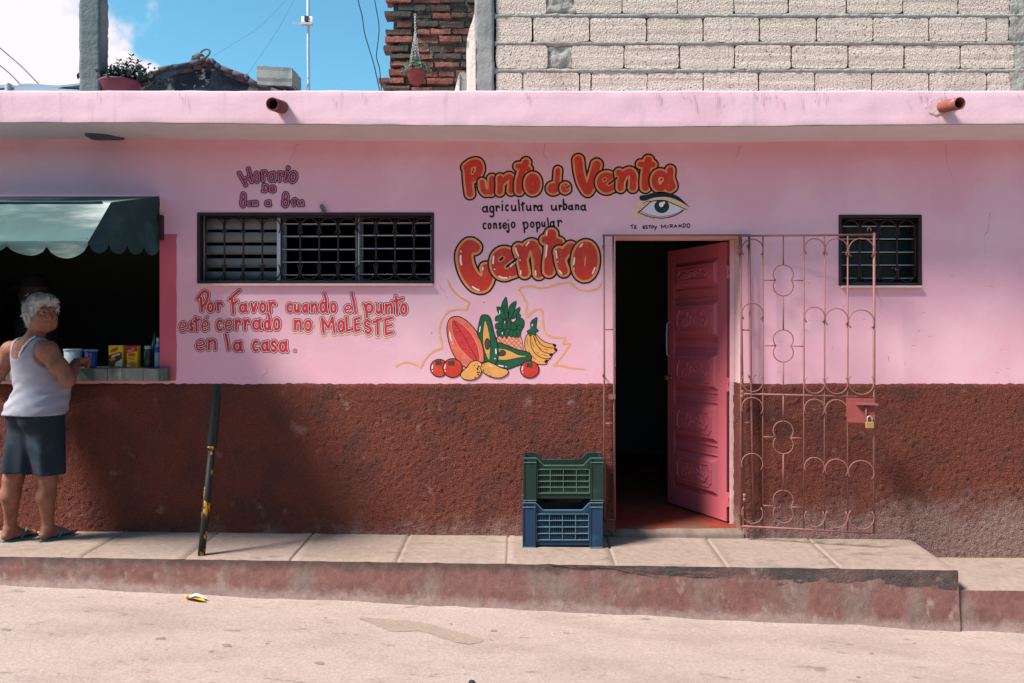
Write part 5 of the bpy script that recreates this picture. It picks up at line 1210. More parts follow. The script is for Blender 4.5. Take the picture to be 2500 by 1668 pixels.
# block building
yb = .33; SX = lambda zx: xp(1100+zx/1.679, yb); SZ = lambda zy: zp(zy/1.679, yb)
bl = thing('block_building', 'unplastered upper storey of pale concrete blocks with a grey concrete column', 'building', (SX(1200), yb, RZ))
rows = [(-160, -47), (-47, 65), (65, 178), (178, 290), (290, 402), (402, 514), (514, 626)]
jn = {1: [183, 395, 505, 702, 930, 1160, 1386, 1622, 1851, 2081, 2292], 2: [183, 337, 570, 803, 1036, 1265, 1500, 1731, 1960, 2194, 2290], 3: [183, 400, 492, 711, 938, 1164, 1396, 1628, 1859, 2090, 2310], 4: [183, 297, 528, 577, 806, 1036, 1263, 1492, 1726, 1961, 2196, 2296],
      0: [183, 340, 570, 800, 1036, 1265, 1500, 1730, 1960, 2194, 2290], 5: [183, 410, 640, 870, 1100, 1330, 1560, 1790, 2020, 2250], 6: [183, 300, 530, 760, 990, 1220, 1450, 1680, 1910, 2140, 2290]}
rg = random.Random(5); bm = B()
for k, (a, b) in enumerate(rows):
    for l, r_ in zip(jn[k], jn[k][1:]):
        if (k, l) in ((1, 395), (3, 400)): continue
        d0 = rg.uniform(0, .006); b2 = B()
        q0, q1, q2, q3 = SX(l+rg.uniform(1.5, 4)), SX(r_-rg.uniform(1.5, 4)), SZ(b-rg.uniform(5, 10)), SZ(a+rg.uniform(6, 11))
        subbox(b2, q0, q1, yb-d0, yb+.10, q2, q3, .02)
        for v in b2.verts:                                                                            # knocked corners
            ex = min(v.co.x-q0, q1-v.co.x); ez = min(v.co.z-q2, q3-v.co.z); e_ = max(0, .016-math.hypot(max(0, .016-ex), max(0, .016-ez)) if False else 0)
            if ex < .012 and ez < .012: v.co.x += (.006 if v.co.x-q0 < .012 else -.006); v.co.z += (.006 if v.co.z-q2 < .012 else -.006)
        rough(b2, .004, 22, k*7+l); me_ = bpy.data.meshes.new('t'); b2.to_mesh(me_); bm.from_mesh(me_); b2.free(); bpy.data.meshes.remove(me_)
obj('blocks', bm, blk_m, bl, False)
# mortar beds, smears and the dark joints behind
V, Fc = [], []
def strip(xa, xb, za, zb, yo, amp, seed, cell=.016):
    xs_ = list(np.linspace(xa, xb, max(2, int((xb-xa)/cell)))); zs_ = list(np.linspace(za, zb, max(4, int((zb-za)/cell)+1)))
    nz = len(zs_)
    def fn(x, z):
        e_ = (z-za)/(zb-za); wv_ = .010*fbm(x*9, 3, seed)*(1 if e_ > .5 else -1)
        return (x, yb+yo+amp*fbm(x*16, z*16, seed)+(.02 if e_ in (0, 1) else 0), z+(wv_ if e_ in (0., 1.) else 0))
    v_, f_ = grid(xs_, zs_, fn); o_ = len(V); V.extend(v_); Fc.extend(tuple(i+o_ for i in f) for f in f_)
for k, (a, b) in enumerate(rows): strip(SX(180), SX(2400), SZ(b+11), SZ(b-13), -.007, .008, k*3)
strip(SX(390), SX(512), SZ(60), SZ(-40), .004, .02, 40); strip(SX(397), SX(494), SZ(286), SZ(184), .004, .024, 41)
strip(SX(2288), SX(3000), SZ(640), SZ(-160), -.004, .02, 50, .03)
mesh('mortar', V, Fc, mort_m, bl, True)
bm = B(); box(bm, SX(170), SX(3000), yb+.11, yb+.3, RZ, SZ(-160)); obj('core', bm, cable_m, bl)
bm = B(); x0, x1 = xp(1159, yb), xp(1206, yb); subbox(bm, x0, x1, yb-.015, yb+.2, RZ, SZ(-160), .025); rough(bm, .006, 10, 2); rough(bm, .003, 40, 4); obj('column', bm, conc_m, bl, True)
def slabs(pl, y, th, m_, name, seed):
    bm = B(); prism(bm, [P(*q, y) for q in pl], (0, th, 0)); bmesh.ops.triangulate(bm, faces=[f for f in bm.faces if len(f.verts) > 4]); obj(name, bm, m_, bl)
slabs([(1159, -40), (1158.6, 30), (1153, 52), (1146, 70), (1140, 97), (1138.5, 130), (1139, 170), (1139, 240), (1158.5, 240)], yb+.02, .16, plas_m, 'plaster_edge', 1)
slabs([(1161, 98), (1157, 104), (1153, 122), (1150, 150), (1148, 190), (1144, 240), (1161, 240)], yb-.02, .034, plas_m, 'plaster_edge', 2)
slabs([(1122, 177), (1131, 176), (1138, 180), (1138, 240), (1115, 240), (1118, 205)], yb+.05, .12, conc_m, 'broken_step', 3)
slabs([(1118, 186), (1122, 180), (1121, 240), (1104, 240), (1112, 214)], yb+.04, .12, plas_m, 'broken_step', 4)

# toothed brick wall
yw = 2.27; BX = lambda zx: xp(930+zx/6.817, yw); BZ = lambda zy: zp(zy/6.817, yw)
bw = thing('brick_wall', 'ragged toothed end of an old red brick wall behind the hanging flower pot', 'wall', (BX(700), yw, RZ))
lay = [(-130, -55, 290, 1), (0, 52, 85, 0), (105, 190, 290, 1), (225, 302, 72, 0), (365, 455, 275, 0), (492, 575, 80, 0), (622, 708, 76, 0), (770, 860, 50, 0), (905, 985, 168, 0), (1040, 1122, 158, 0), (1185, 1272, 140, 0), (1315, 1402, -25, 0), (1455, 1540, 50, 0), (1590, 1680, 120, 0), (1720, 1800, 60, 0), (1850, 1930, 140, 0)]
rg = random.Random(11); b1, b2 = B(), B()
for k, (a, b, x_, mossy) in enumerate(lay):
    x = x_; first = True
    while x < 1700:
        l = rg.uniform(390, 450) if first else rg.uniform(210, 440); e_ = x+l
        sl = -10*max(0, (x-300)/700)*rg.uniform(.2, 1)*0
        if not (x < 590 and e_ > 515 and 240 < a < 620): pass
        else: e_ = 515
        tgt = b2 if (mossy or (x > 880 and a < 480) or rg.random() < .3) else b1  # dark bricks: moss by row and at random, painted-in shade at upper right
        bb_ = B(); subbox(bb_, BX(x), BX(e_), yw-rg.uniform(-.012, .03)-(.02 if first else 0), yw+.11, BZ(b+rg.uniform(-9, 7)), BZ(a+rg.uniform(-7, 9)), .022); rough(bb_, .009, 20, k*5+x)
        me_ = bpy.data.meshes.new('t'); bb_.to_mesh(me_); tgt.from_mesh(me_); bb_.free(); bpy.data.meshes.remove(me_)
        x = e_+rg.uniform(14, 40); first = False
        if 240 < a < 620 and 500 < x < 600: x = 600
obj('bricks', b1, brk_m, bw, False); obj('moss_and_shade_bricks', b2, brkd_m, bw, False)
V, Fc = grid(list(np.linspace(BX(150), BX(1750), 90)), list(np.linspace(RZ, BZ(-140), 90)), lambda x, z: (x+(BX(290)-BX(150))*max(0, min(1, (z-BZ(880))/.04))*(1 if x < BX(200) else 0), yw+.018+.02*fbm(x*14, z*14, 3)+(.03 if BX(512) < x < BX(595) and BZ(620) < z < BZ(240) else 0), z))
mesh('mortar', V, Fc, bmort_m, bw, True)
bm = B(); box(bm, BX(300), BX(1750), yw+.05, yw+.2, RZ, BZ(-140)); obj('core', bm, cable_m, bw)

# hanging flower pot on chains
yh = yw-.2; pc = P(1016, 176, yh); pr = 25/F*(D+yh)
hp = thing('hanging_pot', 'small terracotta pot with grey green leaves hanging from a chain before the brick wall', 'flower pot', tuple(pc))
bm = B(); lathe(bm, pc, [(pr*.3, -pr*1.28), (pr*.55, -pr*1.1), (pr*.86, -pr*.5), (pr*.98, -.012), (pr*1.05, -.01), (pr*1.05, .012), (pr*.95, .012), (pr*.9, -.01)], 26); obj('pot', bm, terra_m, hp, True)
def leaves(bm, pts, size, rg):
    for p in pts:
        q = Quaternion((rg.gauss(0, 1), rg.gauss(0, 1), rg.gauss(0, 1), rg.gauss(0, 1))).normalized(); s_ = size*rg.uniform(.6, 1.3)
        o_ = [(0, -1, 0), (.42, -.2, .08), (.3, .5, .04), (0, 1, -.1), (-.3, .5, .04), (-.42, -.2, .08)]
        bm.faces.new([bm.verts.new(Vector(p)+q @ (Vector(c_)*s_)) for c_ in o_])
rg = random.Random(2); bm = B(); pts = []
for k in range(420):
    a = rg.uniform(0, 6.28); rr = pr*1.5*math.sqrt(rg.random()); h_ = pr*(1.0*(1-(rr/pr/1.6)**2)+.25)*rg.random()+.01
    pts.append((pc.x+rr*math.cos(a), pc.y+rr*.8*math.sin(a), pc.z+h_+.02*math.sin(a*3)-.02*(rr/pr > 1.1)))
leaves(bm, pts, .017, rg); obj('leaves', bm, leaf2_m, hp)
top = P(1013, 34, yh)
for k, (ex, ey) in enumerate(((1000, 172), (1026, 165), (1014, 150))):
    e_ = P(ex, ey, yh-.03+.05*k); mid = P(1014, 78, yh); bm = B(); path = ([top] if k == 0 else [])+[mid, e_]
    for a, b in zip(path, path[1:]):
        n_ = max(2, int((b-a).length/.026)); d = (b-a).normalized(); sd = d.cross(Vector((0, 1, 0))).normalized()
        for i in range(n_):
            c_ = a+(b-a)*((i+.5)/n_); s2 = sd if i % 2 == 0 else (sd*.55+Vector((0, .8, 0))).normalized()
            tube(bm, [c_+d*(.0155*math.cos(q))+s2*(.0085*math.sin(q)) for q in np.linspace(0, 6.2832, 11)], .0022, 5, False)
    obj('chain', bm, chain_m, hp, True)

# red basin with leafy plant
yp = -.14; c = P(297, 214, yp)
pt = thing('potted_plant', 'bushy dark green plant in a red basin on the roof beside the concrete post', 'plant', (c.x, yp, RZ))
bm = B(); r = .135; ztop = zp(203, yp)
lathe(bm, (c.x, yp, RZ), [(r*.72, 0), (r*.95, (ztop-RZ)*.8), (r*1.04, ztop-RZ-.01), (r*1.06, ztop-RZ), (r*.96, ztop-RZ), (r*.9, ztop-RZ-.02)], 30); obj('basin', bm, basin_m, pt, True)
rg = random.Random(9); bm = B(); bs_ = B()
tips = [(322, 138), (292, 150), (268, 166), (338, 152), (345, 186), (360, 193), (378, 188), (310, 164), (280, 178), (256, 180), (330, 172), (300, 176), (345, 168), (392, 196), (270, 190), (366, 204), (315, 188), (335, 196), (290, 192), (258, 194), (305, 158), (352, 178)]
for px, py in tips:
    e_ = P(px, py, yp+rg.uniform(-.09, .09)); b_ = Vector((c.x+rg.uniform(-.09, .09)+.25*(e_.x-c.x), yp+rg.uniform(-.06, .06), ztop-.02)); n_ = max(4, int((e_-b_).length/.022))
    mid = (b_+e_)/2+Vector((.3*(e_.x-c.x)*.3, 0, .0))
    pth = [b_*(1-t_)**2+mid*2*t_*(1-t_)+e_*t_*t_ for t_ in np.linspace(0, 1, n_+1)]
    tube(bs_, pth, list(np.linspace(.004, .0015, n_+1)), 5)
    for i in range(1, n_+1):
        t_ = i/n_; l = .056*(1-.5*t_)+.008
        for s_ in range(4):
            a = s_*1.571+i*.8; o_ = Vector((math.cos(a), math.sin(a)*.9, .38 if t_ < .9 else .9)).normalized(); w_ = Vector((-math.sin(a), math.cos(a), 0))*l*.24; p_ = pth[i]
            bm.faces.new([bm.verts.new(v) for v in (p_, p_+o_*l*.45+w_+Vector((0, 0, -.003)), p_+o_*l+Vector((0, 0, -.010)), p_+o_*l*.45-w_+Vector((0, 0, -.003)))])
pts = [(c.x+rg.gauss(.05, .11), yp+rg.gauss(0, .06), ztop+abs(rg.gauss(0, .045))) for _ in range(420)]
leaves(bm, pts, .022, rg)
obj('leaves', bm, leaf_m, pt); obj('stems', bs_, leaf_m, pt, True)

# old house behind
yo = 6.47; HX = lambda zx, zy, y=yo: P(350+zx/5.595, 110+zy/5.595, y)
oh = thing('old_house', 'mould stained gable of an old house with a sagging tiled roof, rising behind the shop', 'house', (HX(900, 600).x, yo, -.5))
edge = [(-700, 640), (-300, 545), (-60, 470), (115, 385), (250, 338), (460, 283), (680, 232), (820, 196), (905, 184), (960, 206), (1030, 262), (1100, 318), (1260, 366), (1420, 412), (1480, 474), (1600, 528), (1780, 585), (1945, 640), (2300, 770)]
low = HX(0, 3800).z
bm = B()
for (a, b) in zip(edge, edge[1:]):
    for (t0, t1) in ((0, .5), (.5, 1)):
        xa, xb = [HX(a[0]+(b[0]-a[0])*q, a[1]+(b[1]-a[1])*q+14) for q in (t0, t1)]
        bm.faces.new([bm.verts.new(q) for q in (xa, xb, Vector((xb.x, yo, low)), Vector((xa.x, yo, low)))])
bmesh.ops.remove_doubles(bm, verts=bm.verts[:], dist=1e-4)
obj('gable_wall', bm, oldwall_m, oh, None)
bm = B(); v0, v1 = HX(848, 470), HX(920, 362); box(bm, v0.x, v1.x, yo-.004, yo+.05, v0.z, v1.z); obj('vent', bm, mat('vent_hole', (14, 20, 44), .9, .1, 5), oh)
def roofside(pts, name):
    rf = B(); pl = [HX(*q) for q in pts]; th = .11
    # verge: rounded row of tiles seen end-on, then the slope running back
    for (a, b) in zip(pl, pl[1:]):
        n_ = max(1, int((b-a).length/.14)); d = (b-a)/n_
        for i in range(n_):
            p0 = a+d*i; p1 = p0+d*1.06; dz_ = rg.uniform(-.012, .012)
            tube(rf, [p0+Vector((0, -.09, -.04+dz_)), p1+Vector((0, -.09, -.05+dz_))], [.04, .032], 8)
            q_ = [p0+Vector((0, -.05, -.02+dz_)), p1+Vector((0, -.05, -.03+dz_)), p1+Vector((0, 3.2, -.03)), p0+Vector((0, 3.2, -.02))]
            prism(rf, q_, (0, 0, -th*.9))
    o_ = obj(name, rf, oldtile_m, oh, True)
    return o_
roofside(edge[2:9], 'roof'); roofside(edge[8:], 'roof')
bm = B(); a, b = HX(700, 262), HX(170, 420); dv = Vector((0, 0, -.17)); prism(bm, [a+Vector((0, -.06, 0)), b+Vector((0, -.06, 0)), b+dv+Vector((.05, -.06, .05)), a+dv*.2+Vector((0, -.06, 0))], (0, .059, 0)); obj('barge_board', bm, mat('dark_timber', (58, 72, 86), .9, .2, 6), oh)
bm = B(); c_ = HX(845, 142); pts = [HX(660, 208), HX(700, 192), HX(760, 176), HX(800, 170), HX(835, 172)]
tube(bm, [p+Vector((0, -.02, 0)) for p in pts], [.02, .05, .075, .06, .03], 8); tube(bm, [c_+Vector((.07*math.cos(q)+.03*math.sin(q), -.02, .065*math.sin(q)+.02)) for q in np.linspace(0, 6.28, 18)], .014, 6)
tube(bm, [HX(690, 180)+Vector((0, -.06, 0)), HX(770, 150)+Vector((0, -.06, 0)), HX(830, 165)+Vector((0, -.06, 0))], .022, 6)
tag(obj('rope_coil', bm, mat('old_rope', (84, 98, 100), .9, .2, 20, .4, 40, .01), None, True), 'bundle of old rope with a loop lying on the ridge of the old roof', 'rope')
# cinder block lying on the slope
y = yo-.14; a, b = HX(1545, 535, y), HX(2030, 285, y)
bm = B(); subbox(bm, a.x, b.x, y, y+.5, a.z, b.z, .05); rough(bm, .014, 6, 4); rough(bm, .008, 20, 7)
for v in bm.verts: v.co.z -= .10*(v.co.x-a.x)*.5
tag(obj('concrete_block', bm, conc_m, None, False), 'loose grey concrete block lying on the lower slope of the old tiled roof', 'concrete block')
bm = B(); prism(bm, [HX(1640, 540, y+.1), HX(2060, 560, y+.1), HX(1935, 600, y+.1), HX(1950, 640, y+.1), HX(1800, 640, y+.1)], (0, .3, 0)); obj('roof_corner', bm, oldtile_m, oh)

# mast with its box and stays
ym = 3.5; b_ = P(752.5, 640, ym)
ms = thing('antenna_mast', 'thin grey antenna mast with a small pale box, rising into the blue sky', 'antenna', (b_.x, ym, RZ))
bm = B(); tube(bm, [(P(754, 400, ym).x, ym, RZ), P(753.5, 224, ym), P(752.5, 120, ym), P(752, -160, ym)], [.017, .017, .0165, .014], 10); obj('pole', bm, steel_m, ms, True)
bm = B(); a, b = P(736, 59, ym-.03), P(768, 42, ym-.03); box(bm, P(739, 0, ym).x, P(749.5, 0, ym).x, ym-.06, ym-.02, a.z+.01, b.z, bev=.008); obj('box_half', bm, mat('pale_plastic', (206, 216, 222), .5, .08, 8), ms)
bm = B(); box(bm, P(755, 0, ym).x, P(766.5, 0, ym).x, ym-.06, ym-.02, a.z+.01, b.z, bev=.008); obj('box_half', bm, MATS['pale_plastic'], ms)
bm = B(); box(bm, P(747, 0, ym).x, P(757, 0, ym).x, ym-.07, ym+.02, a.z+.02, b.z); obj('clamp', bm, cable_m, ms)
bm = B(); box(bm, P(737, 0, ym).x, P(765, 0, ym).x, ym-.065, ym+.0, a.z-.012, a.z+.008); obj('bracket', bm, steel_m, ms)
for q in (53.5, 57.5):
    bm = B(); tube(bm, [P(713, q, ym-.04), P(738, q+2.5, ym-.04)], .004, 5); obj('rod', bm, steel_m, ms)
bm = B(); tube(bm, [P(750.5+3.6*math.sin(k*.55), 190+k*3, ym-.02+.0*k) for k in range(12)], .005, 5); obj('cord', bm, sheet_m, ms)
stay = mat('thin_wire', (70, 110, 140), .6, .05, 5)
def wire_thing(name, label, pts, r, m_, grp, cat_='cable'):
    bm = B(); tube(bm, [Vector(p) for p in cat(pts, 5)], r, 5); return tag(obj(name, bm, m_, None, True), label, cat_, grp)
wire_thing('stay_wire', 'faint upper stay wire running from the antenna mast down left to the old roof ridge', [P(748, -60, ym), P(640, 60, ym+1.2), P(520, 137, ym+2.6)], .0022, stay, 'stay wires of the antenna mast', 'wire')
wire_thing('stay_wire', 'faint steep stay wire from the mast to the right slope of the old roof', [P(748, -60, ym), P(680, 70, ym+1.2), P(604, 182, ym+2.6)], .0022, stay, 'stay wires of the antenna mast', 'wire')
wire_thing('stay_wire', 'faint stay wire sloping right from the mast top towards the brick wall', [P(756, -30, ym), P(860, 43, ym-.4), P(952, 92, ym-1.1)], .0018, stay, 'stay wires of the antenna mast', 'wire')
wire_thing('stay_wire', 'faint low stay wire sloping right from the mast to the roof', [P(756, 152, ym), P(800, 186, ym-.6), P(858, 232, ym-1.5)], .0018, stay, 'stay wires of the antenna mast', 'wire')
wire_thing('cable', 'black cable hanging beside the brick wall, the left one of two', [P(868, -40, 1.9), P(876, 8, 1.9), P(884, 40, 1.9), P(890, 80, 1.9), P(902, 122, 1.9), P(912, 155, 1.9), P(920, 190, 1.9), P(931, 240, 1.9)], .0052, cable_m, 'cables beside the brick wall')
wire_thing('cable', 'black cable hanging closest to the toothed bricks', [P(908, -40, 1.95), P(916, 8, 1.95), P(925, 62, 1.95), P(923, 100, 1.95), P(919, 138, 1.95), P(926, 165, 1.95), P(929, 195, 1.95), P(933, 240, 1.95)], .0048, cable_m, 'cables beside the brick wall')
wire_thing('overhead_wire', 'upper of two dark twisted wires crossing the white cloud', [P(-30, 92, 1.0), P(30, 143, 1.0), P(62, 172, .8), P(98, 210, .6)], .0045, cable_m, 'wires before the cloud')
wire_thing('overhead_wire', 'lower of two dark twisted wires crossing the white cloud', [P(-30, 138, 1.0), P(12, 170, 1.0), P(34, 190, .8), P(52, 210, .6)], .0045, cable_m, 'wires before the cloud')
# old sheets lying on the roof at the left
ysx = -.2
sh = thing('sheet_metal', 'bluish grey sheets of metal lying on the roof edge left of the concrete post', 'metal sheets', (xp(90, ysx), ysx, RZ))
for k, pl in enumerate(([(-60, 208), (20, 207), (42, 209), (50, 205), (70, 204), (100, 206), (140, 209), (152, 212), (140, 217), (90, 215), (40, 214), (-60, 216)], [(140, 209), (170, 206), (194, 203.5), (196, 207), (170, 211), (150, 212.5)], [(40, 212), (90, 214), (150, 217), (188, 219), (196, 221), (190, 236), (-60, 236), (-60, 222), (30, 219)])):
    bm = B(); yy_ = ysx+(.04, .06, .0)[k]; prism(bm, [P(*q, yy_) for q in pl], (0, .30, .0)); obj('sheet', bm, sheet_m, sh)
bm = B(); box(bm, xp(15, ysx), xp(24.5, ysx), ysx-.02, ysx+.03, RZ, zp(203, ysx), bev=.008); obj('peg', bm, steel_m, sh)

# ---------------------------------------------------------------- people: one continuous skin each, grown from a distance field
class Vol:
    def __init__(s, lo, hi, h):
        s.lo = np.array(lo, float); s.h = h; s.n = np.ceil((np.array(hi)-s.lo)/h).astype(int)+1
        s.ax = [s.lo[i]+h*np.arange(s.n[i]) for i in range(3)]; s.d = np.full(s.n, 9.0, np.float32)
    def win(s, lo, hi):
        return tuple(slice(max(0, int((lo[i]-s.lo[i])/s.h)), max(0, min(s.n[i], int((hi[i]-s.lo[i])/s.h)+2))) for i in range(3))
    def xyz(s, w_): return np.meshgrid(*[s.ax[i][w_[i]] for i in range(3)], indexing='ij')
    def put(s, w_, v, k, sub=False):
        a = s.d[w_]
        if sub: v = -v; s.d[w_] = (np.maximum(a, v) if not k else -s._sm(-a, -v, k)); return
        s.d[w_] = np.minimum(a, v) if not k else s._sm(a, v, k)
    @staticmethod
    def _sm(a, b, k):
        h_ = np.clip(.5+.5*(b-a)/k, 0, 1); return b*(1-h_)+a*h_-k*h_*(1-h_)
    def cap(s, a, b, ra, rb=None, k=.02, sub=False, fl=None):
        """tapered capsule; fl=(axis, factor) squashes it along an axis"""
        rb = ra if rb is None else rb; a = np.array(a, float); b = np.array(b, float); m = max(ra, rb)*1.3+k+.03
        w_ = s.win(np.minimum(a, b)-m, np.maximum(a, b)+m); X, Y, Z = s.xyz(w_)
        if X.size == 0: return
        d = b-a; q = d@d+1e-12; p = [X-a[0], Y-a[1], Z-a[2]]
        t = np.clip((p[0]*d[0]+p[1]*d[1]+p[2]*d[2])/q, 0, 1)
        e = [p[i]-t*d[i] for i in range(3)]
        if fl is not None:
            ax_ = np.array(fl[0], float); ax_ /= np.linalg.norm(ax_); c = e[0]*ax_[0]+e[1]*ax_[1]+e[2]*ax_[2]
            e = [e[i]+ax_[i]*c*(1/fl[1]-1) for i in range(3)]
        s.put(w_, (np.sqrt(e[0]**2+e[1]**2+e[2]**2)-(ra+(rb-ra)*t)).astype(np.float32), k, sub)
    def ell(s, c, r, k=.02, rot=None, sub=False):
        c = np.array(c, float); r = np.array(r, float); m = r.max()+k+.03; w_ = s.win(c-m, c+m); X, Y, Z = s.xyz(w_)
        if X.size == 0: return
        p = np.stack([X-c[0], Y-c[1], Z-c[2]], -1)
        if rot is not None: p = p@np.array(rot)
        k0 = np.sqrt(((p/r)**2).sum(-1)); k1 = np.sqrt(((p/r**2)**2).sum(-1))+1e-9
        s.put(w_, (k0*(k0-1)/k1).astype(np.float32), k, sub)
    def mesh(s):
        """surface nets"""
        d = s.d; n = s.n; ins = d < 0
        c = [ins[i:n[0]-1+i, j:n[1]-1+j, k:n[2]-1+k] for i in (0, 1) for j in (0, 1) for k in (0, 1)]
        sm = sum(x.astype(np.int8) for x in c); act = (sm > 0) & (sm < 8); id_ = -np.ones(act.shape, int); I = np.argwhere(act); id_[act] = np.arange(len(I))
        off = np.array([(i, j, k) for i in (0, 1) for j in (0, 1) for k in (0, 1)])
        vals = np.stack([d[I[:, 0]+o[0], I[:, 1]+o[1], I[:, 2]+o[2]] for o in off], 1)
        acc = np.zeros((len(I), 3)); cnt = np.zeros(len(I))
        for a in range(8):
            for b in range(a+1, 8):
                if abs(off[a]-off[b]).sum() != 1: continue
                va, vb = vals[:, a], vals[:, b]; m = (va < 0) != (vb < 0); t = np.where(m, va/(va-vb+1e-12), 0)
                acc += np.where(m[:, None], off[a]+(off[b]-off[a])*t[:, None], 0); cnt += m
        V_ = s.lo+(I+acc/cnt[:, None])*s.h; F_ = []
        for ax_ in range(3):
            sl0 = [slice(None)]*3; sl1 = [slice(None)]*3; sl0[ax_] = slice(0, -1); sl1[ax_] = slice(1, None)
            e = np.argwhere(ins[tuple(sl0)] != ins[tuple(sl1)]); u, v = [(1, 2), (2, 0), (0, 1)][ax_]
            e = e[(e[:, u] > 0) & (e[:, v] > 0) & (e[:, u] < n[u]-1) & (e[:, v] < n[v]-1)]
            q = []
            for du, dv in ((-1, -1), (0, -1), (0, 0), (-1, 0)):
                o = e.copy(); o[:, u] += du; o[:, v] += dv; q.append(id_[o[:, 0], o[:, 1], o[:, 2]])
            q = np.stack(q, 1); fl_ = ~ins[e[:, 0], e[:, 1], e[:, 2]]; q[fl_] = q[fl_][:, ::-1]; F_.append(q)
        return V_, np.concatenate(F_)
def skin(name, vol, m_, parent, hide=None):
    V_, F_ = vol.mesh()
    return mesh(name, V_.tolist(), F_.tolist(), m_, parent, True)
def v3(*a): return np.array(a, float)
def rotm(yaw, pitch=0, roll=0):
    """columns: right, forward(face), up, of a head that looks along yaw from +Y (clockwise), pitch up"""
    return np.array((Matrix.Rotation(-yaw, 3, 'Z') @ Matrix.Rotation(pitch, 3, 'X') @ Matrix.Rotation(roll, 3, 'Y')))
skin_m = mat('tanned_skin', (134, 88, 69), .6, .18, 30, .3, 120, .003, (116, 72, 56), 14, .48, .66)
hair_m = mat('white_hair', (172, 172, 170), .7, .25, 60, .8, 130, .008, (124, 126, 128), 22, .5, .62, st2=(1, 1, .5))
tank_m = mat('pale_grey_vest', (150, 146, 156), .9, .06, 8, .25, 300, .001, (136, 134, 146), 4, .5, .65, st=(1, 1, 2.2), bump2=.5, bs2=9)
short_m = mat('navy_shorts', (24, 34, 46), .9, .14, 8, .25, 250, .001, (38, 52, 68), 5, .5, .66)
strap_m = mat('white_strap', (226, 220, 222), .8, .05, 8)
flop_m = mat('teal_rubber', (54, 120, 126), .7, .1, 12)
eyew_m = mat('eyeball', (128, 120, 112), .3, .03, 8); pup_m = mat('dark_pupil', (30, 22, 20), .3, .05, 8)
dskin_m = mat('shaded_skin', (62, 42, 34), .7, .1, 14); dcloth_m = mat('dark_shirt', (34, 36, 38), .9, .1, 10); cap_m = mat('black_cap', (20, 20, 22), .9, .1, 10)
def head(vol, c, M_, s=1.0, old=True):
    """c: centre of the skull; M_: columns right/forward/up"""
    def q(x, y, z): return c+M_@(v3(x, y, z)*s)
    def e(p, r, k=.012, sub=False): vol.ell(q(*p), v3(*r)*s, k*s, M_, sub)
    e((0, -.012, .028), (.074, .094, .088)); e((0, .02, -.03), (.064, .074, .082), .03); e((0, .052, -.092), (.034, .03, .024), .03)
    for sx in (1, -1):
        e((sx*.046, .03, -.062), (.024, .048, .038), .03); e((sx*.036, .072, -.022), (.024, .018, .02), .02)
        e((sx*.031, .088, .016), (.018, .02, .0125), .010, True)
        e((sx*.031, .076, .014), (.0145, .0145, .0145), .004)
        e((sx*.03, .083, .034), (.022, .012, .008), .012)
        e((sx*.075, -.012, -.004), (.010, .020, .032), .006); e((sx*.013, .096, -.03), (.009, .010, .008), .006)
        e((sx*.03, .080, -.052), (.010, .012, .012), .012)
    vol.cap(q(0, .088, .022), q(0, .113, -.026), .008*s, .0125*s, .014*s)
    e((0, .085, -.056), (.026, .015, .0075), .006); e((0, .083, -.068), (.021, .014, .008), .006); e((0, .1, -.0615), (.024, .012, .0016), .002, True)
def eyes(c, M_, parent, s=1.0):
    for sx in (1, -1):
        ec = c+M_@(v3(sx*.031, .0795, .014)*s); f = Vector(M_@v3(-sx*.0, 1, 0)); bm = B(); r = .0125*s
        lathe(bm, Vector(ec), [(r*math.sin(a)+1e-4, -r*math.cos(a)) for a in np.linspace(0, math.pi, 10)], 14, f); obj('eye', bm, eyew_m, parent, True)
        bm = B(); cc = Vector(ec)+f*(.0116*s); lathe(bm, cc, [(.0064*s, 0), (.005*s, .0016*s), (.001, .0022*s)], 12, f); obj('pupil', bm, pup_m, parent, True)
def hand(vol, w_, dirv, nrm, up, curl, s=1.0, spread=.0):
    """w_: wrist; dirv: along the palm; nrm: out of the back of the hand; up: towards the thumb side"""
    d, n_, u = [np.array(x, float)/np.linalg.norm(x) for x in (dirv, nrm, up)]
    vol.cap(w_, w_+d*.045*s, .024*s, .030*s, .012, fl=(n_, .62)); vol.cap(w_+d*.03*s+u*.018*s, w_+d*.078*s+u*.024*s, .017*s, .014*s, .01); vol.cap(w_+d*.03*s-u*.018*s, w_+d*.072*s-u*.026*s, .017*s, .013*s, .01); vol.cap(w_+d*.04*s, w_+d*.08*s, .018*s, .016*s, .01)
    for i, (o, ln) in enumerate(((.029, .92), (.010, 1.0), (-.010, .94), (-.028, .76))):
        p0 = w_+d*(.080-abs(o)*.16)*s+u*o*s; a = 0; p = p0; dd = d
        for seg, (l, r) in enumerate(((.040, .0098), (.026, .0088), (.021, .0078))):
            a += curl*(1.0+.12*i)*(.75 if seg == 0 else 1.0); dd = d*math.cos(a)-n_*math.sin(a)+u*spread*o*6
            q_ = p+dd*l*ln*s; vol.cap(p, q_, r*s, r*.9*s, .002 if seg else .006); p = q_
    t0 = w_+d*.022*s+u*.026*s; t1 = t0+(d*.55+u*.75-n_*.35)*.036*s; t2 = t1+(d*.85+u*.1-n_*.5)*.03*s
    vol.cap(t0, t1, .0135*s, .0115*s, .01); vol.cap(t1, t2, .011*s, .009*s, .003)

